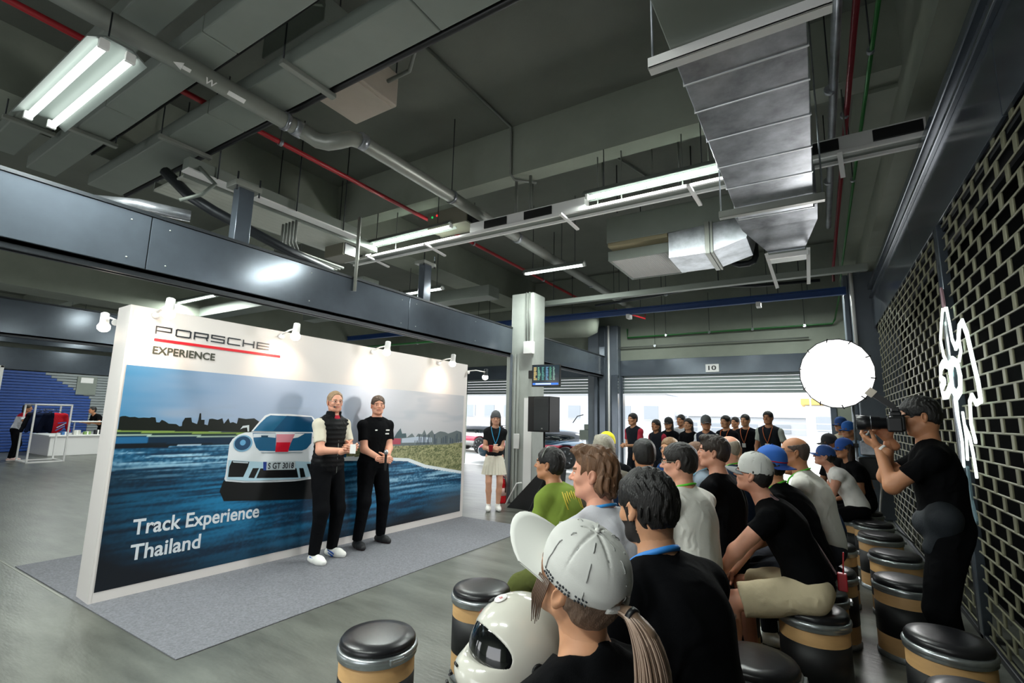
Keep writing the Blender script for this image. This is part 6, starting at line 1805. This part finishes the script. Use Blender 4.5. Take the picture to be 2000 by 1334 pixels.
sh = thing('door_6', 'wall wide roller shutter with a blue printed field at far left', 'door', (-23.7, 6.0, 0), kind='structure')
del sh['category']
M_bsl = mat('blue_slat', '23488f', rough=.45, var=.08); M_gsl = mat('grey_slat', '8b9294', rough=.45)
for k in range(28):
    z = .02 + k * .10
    ye = 1.4 if z < 1.88 else 1.4 - (z - 1.88) * 1.68
    q = MB(); q.bbox(0, .05, -4.5, ye, z, z + .086, .012); q.build('slat', M_bsl, sh)
    q = MB(); q.bbox(0, .05, ye, 5.0, z, z + .086, .012); q.build('slat', M_gsl, sh)
q = MB(); q.bbox(-.02, .08, -8, 6, 2.84, 3.6, .01); q.build('shutter_header', M_steel, sh)
q = MB(); q.bbox(-.1, .2, -8, 6, 3.75, 4.3, .02); tag(q.build('upper_beam', M_steel, sh))
pl_ = thing('notice_board', 'white notice and grey panel high on the far left shutter', 'sign', (-23.64, 7.2, 2.05))
q = MB(); q.bbox(0, .03, -.3, .3, 0, .7, .01); q.build('panel', M_duct, pl_)
q = MB(); q.bbox(.03, .04, -.2, .18, .45, .65, .004); q.build('notice', M_white, pl_)
fr = thing('white_frame', 'white rack frame cut off by the left edge of the photo', 'clothes rack', (-13.0, 2.2, 0))
q = MB(); q.bbox(-.02, .02, .44, .49, 0, 2.34, .004); q.bbox(-.02, .02, -.5, .49, 2.30, 2.34, .004); q.bbox(-.02, .02, -.5, -.46, 0, 2.34, .004); q.build('frame', M_white, fr)

# ================================================================ vehicles and track side outside
def make_car(label, loc, rz, col, accent=None, tail=True):
    t = thing('car', label, 'car', loc, rz)
    P_ = [ell((0, 0, .55), (.90, 2.15, .30), k=.1), ell((0, -1.2, .62), (.90, 1.0, .32), k=.1), ell((0, 1.3, .52), (.84, .95, .24), k=.1), cone((-.62, 1.9, .42), (.62, 1.9, .42), .22, .22, .1), cone((-.66, -1.9, .55), (.66, -1.9, .55), .26, .26, .1), ell((0, -.35, .95), (.70, 1.25, .34), k=.12)]
    for sx in (-1, 1):
        for y in (-1.25, 1.3): P_.append(cone((sx * .65, y, .36), (sx * 1.0, y, .36), .38, .38, .01, sub=True))
    v, q = surf(P_, .035, None, [((0, 0, .16), (0, 0, -1))])
    cc = v[q].mean(1)
    mi_ = np.where((cc[:, 2] > .86) & (cc[:, 2] < 1.17) & (np.abs(np.gradient(cc[:, 2])) >= 0), 1, 0)
    if accent: mi_ = np.where((np.abs(cc[:, 2] - .62) < .10) & (mi_ == 0), 2, mi_)
    link_mesh('bodywork', npmesh('bodywork', [(v, q, mi_)], [mat('car_' + col, col, rough=.2, coat=.5), mat('car_glass', '141b20', rough=.08), mat('car_acc_' + (accent or 'x'), accent or '888888', rough=.3)]), t)
    for sx in (-1, 1):
        for y in (-1.25, 1.3):
            q = MB(); q.lathe([(.20, -.1), (.33, -.1), (.345, -.06), (.345, .06), (.33, .1), (.24, .1)], (sx * .80, y, .345), 24, axis=(sx, 0, 0)); w_ = q.build('tyre', M_black, t)
            q = MB()
            for k in range(8):
                a = k * math.pi / 4; q.beam((sx * .87, y, .345), (sx * .89, y + .23 * math.cos(a), .345 + .23 * math.sin(a)), .03, .03, up=(1, 0, 0))
            q.lathe([(.22, 0), (.24, .02), (.24, .04)], (sx * .86, y, .345), 24, axis=(sx, 0, 0)); q.build('wheel', M_galv, t)
    q = MB(); q.bbox(-.6, .6, -2.16, -2.08, .68, .76, .01); q.build('tail_light', mat('tail_red', 'c8283a', emit=.6), t)
    q = MB(); q.bbox(-.75, .75, -2.05, -1.85, 1.12, 1.15, .01); q.bbox(-.5, -.46, -2.0, -1.9, .85, 1.13, .004); q.bbox(.46, .5, -2.0, -1.9, .85, 1.13, .004); q.build('rear_wing', M_black, t)
    return t
make_car('dark blue sports car parked outside behind the loudspeaker', (-8.2, 15.15, -.02), math.radians(95), '2b4a5e', 'b83a4a')
make_car('white and pink racing car outside beyond the woman in the skirt', (-13.6, 18.6, -.02), math.radians(80), 'ececec', 'd8506a')
make_car('white car farther along the pit lane behind the skirt woman', (-16.0, 21.3, -.02), math.radians(86), 'd8dade', 'b83a4a')
jb = thing('camera_crane', 'silver camera crane rig standing outside behind the speaker', 'camera rig', (-5.9, 13.9, 0))
q = MB(); q.tube([(0, 0, .1), (0, 0, 1.2)], .06, 12); q.build('column', M_galv, jb)
for k in range(3):
    a = k * 2.094; q = MB(); q.tube([(0, 0, .5), (.5 * math.cos(a), .5 * math.sin(a), .0)], .025, 8); q.build('leg', M_galv, jb)
q = MB(); q.tube([(-.5, 0, 1.45), (-.35, 0, 1.65), (-.15, 0, 1.7)], .015, 8); q.tube([(0, 0, 1.2), (.2, 0, 1.35), (.45, .05, 1.65)], .02, 8); q.build('arm', M_steel_d, jb)
q = MB(); q.bbox(-.25, .15, -.1, .1, .95, 1.25, .03); q.bbox(-.1, .1, -.08, .08, 1.25, 1.42, .02); q.build('head', M_duct, jb)
M_far = mat('far_pale', 'b9bcc0', rough=.8)
fc = thing('track_fence', 'pale catch fence on posts beyond the pit wall', 'fence', (-3, 23.15, 1.05))
for k in range(14):
    q = MB(); q.bbox(-14 + k * 2.4, -13.94 + k * 2.4, -.03, .03, 0, 1.7, .004); q.build('post', M_far, fc)
for z in (.25, .5): q = MB(); q.bbox(-14, 18, -.02, .02, z, z + .04, .004); q.build('rail', M_far, fc)
for i, (x, w, h, c2, lb) in enumerate(((2.5, 3, 2.6, 'd8b060', 'low building with a yellow roof band beyond the track'), (-18, 9, 3.4, 'd0d2d6', 'pale grandstand beyond the track at left'), (-4, 5, 1.9, 'c4c8ce', 'long pale trailer parked beyond the pit wall'))):
    bdg = thing('track_building', lb, 'building', (x, 34 + i * 3, 0))
    q = MB(); q.bbox(-w, w, -2, 2, 0, h, .05); q.build('wall', M_far, bdg)
    q = MB(); q.bbox(-w - .2, w + .2, -2.2, 2.2, h, h + .35, .03); q.build('roof', mat('roof_' + c2, c2), bdg)
    for k in range(int(w)):
        q = MB(); q.bbox(-w + .5 + k * 2, -w + 1.5 + k * 2, -2.06, -2.0, h * .45, h * .75, .01); q.build('window', mat('hazed_window', '969ca2', rough=.5), bdg)  # window colour paled to carry the outdoor haze

# a stool under every seated person who has none yet
have = [o for o in COL.objects if o.name.startswith('drum_stool')]
for lb_, p_ in list(PEOPLE.items()):
    if p_['P'][2] > .8: continue
    L_ = p_['root'].location
    if any((o.location.xy - L_.xy).length < .17 for o in have): continue
    have.append(dup(st0, (L_.x, L_.y, 0), 0, 'drum stool under the ' + lb_, 'drum stools'))
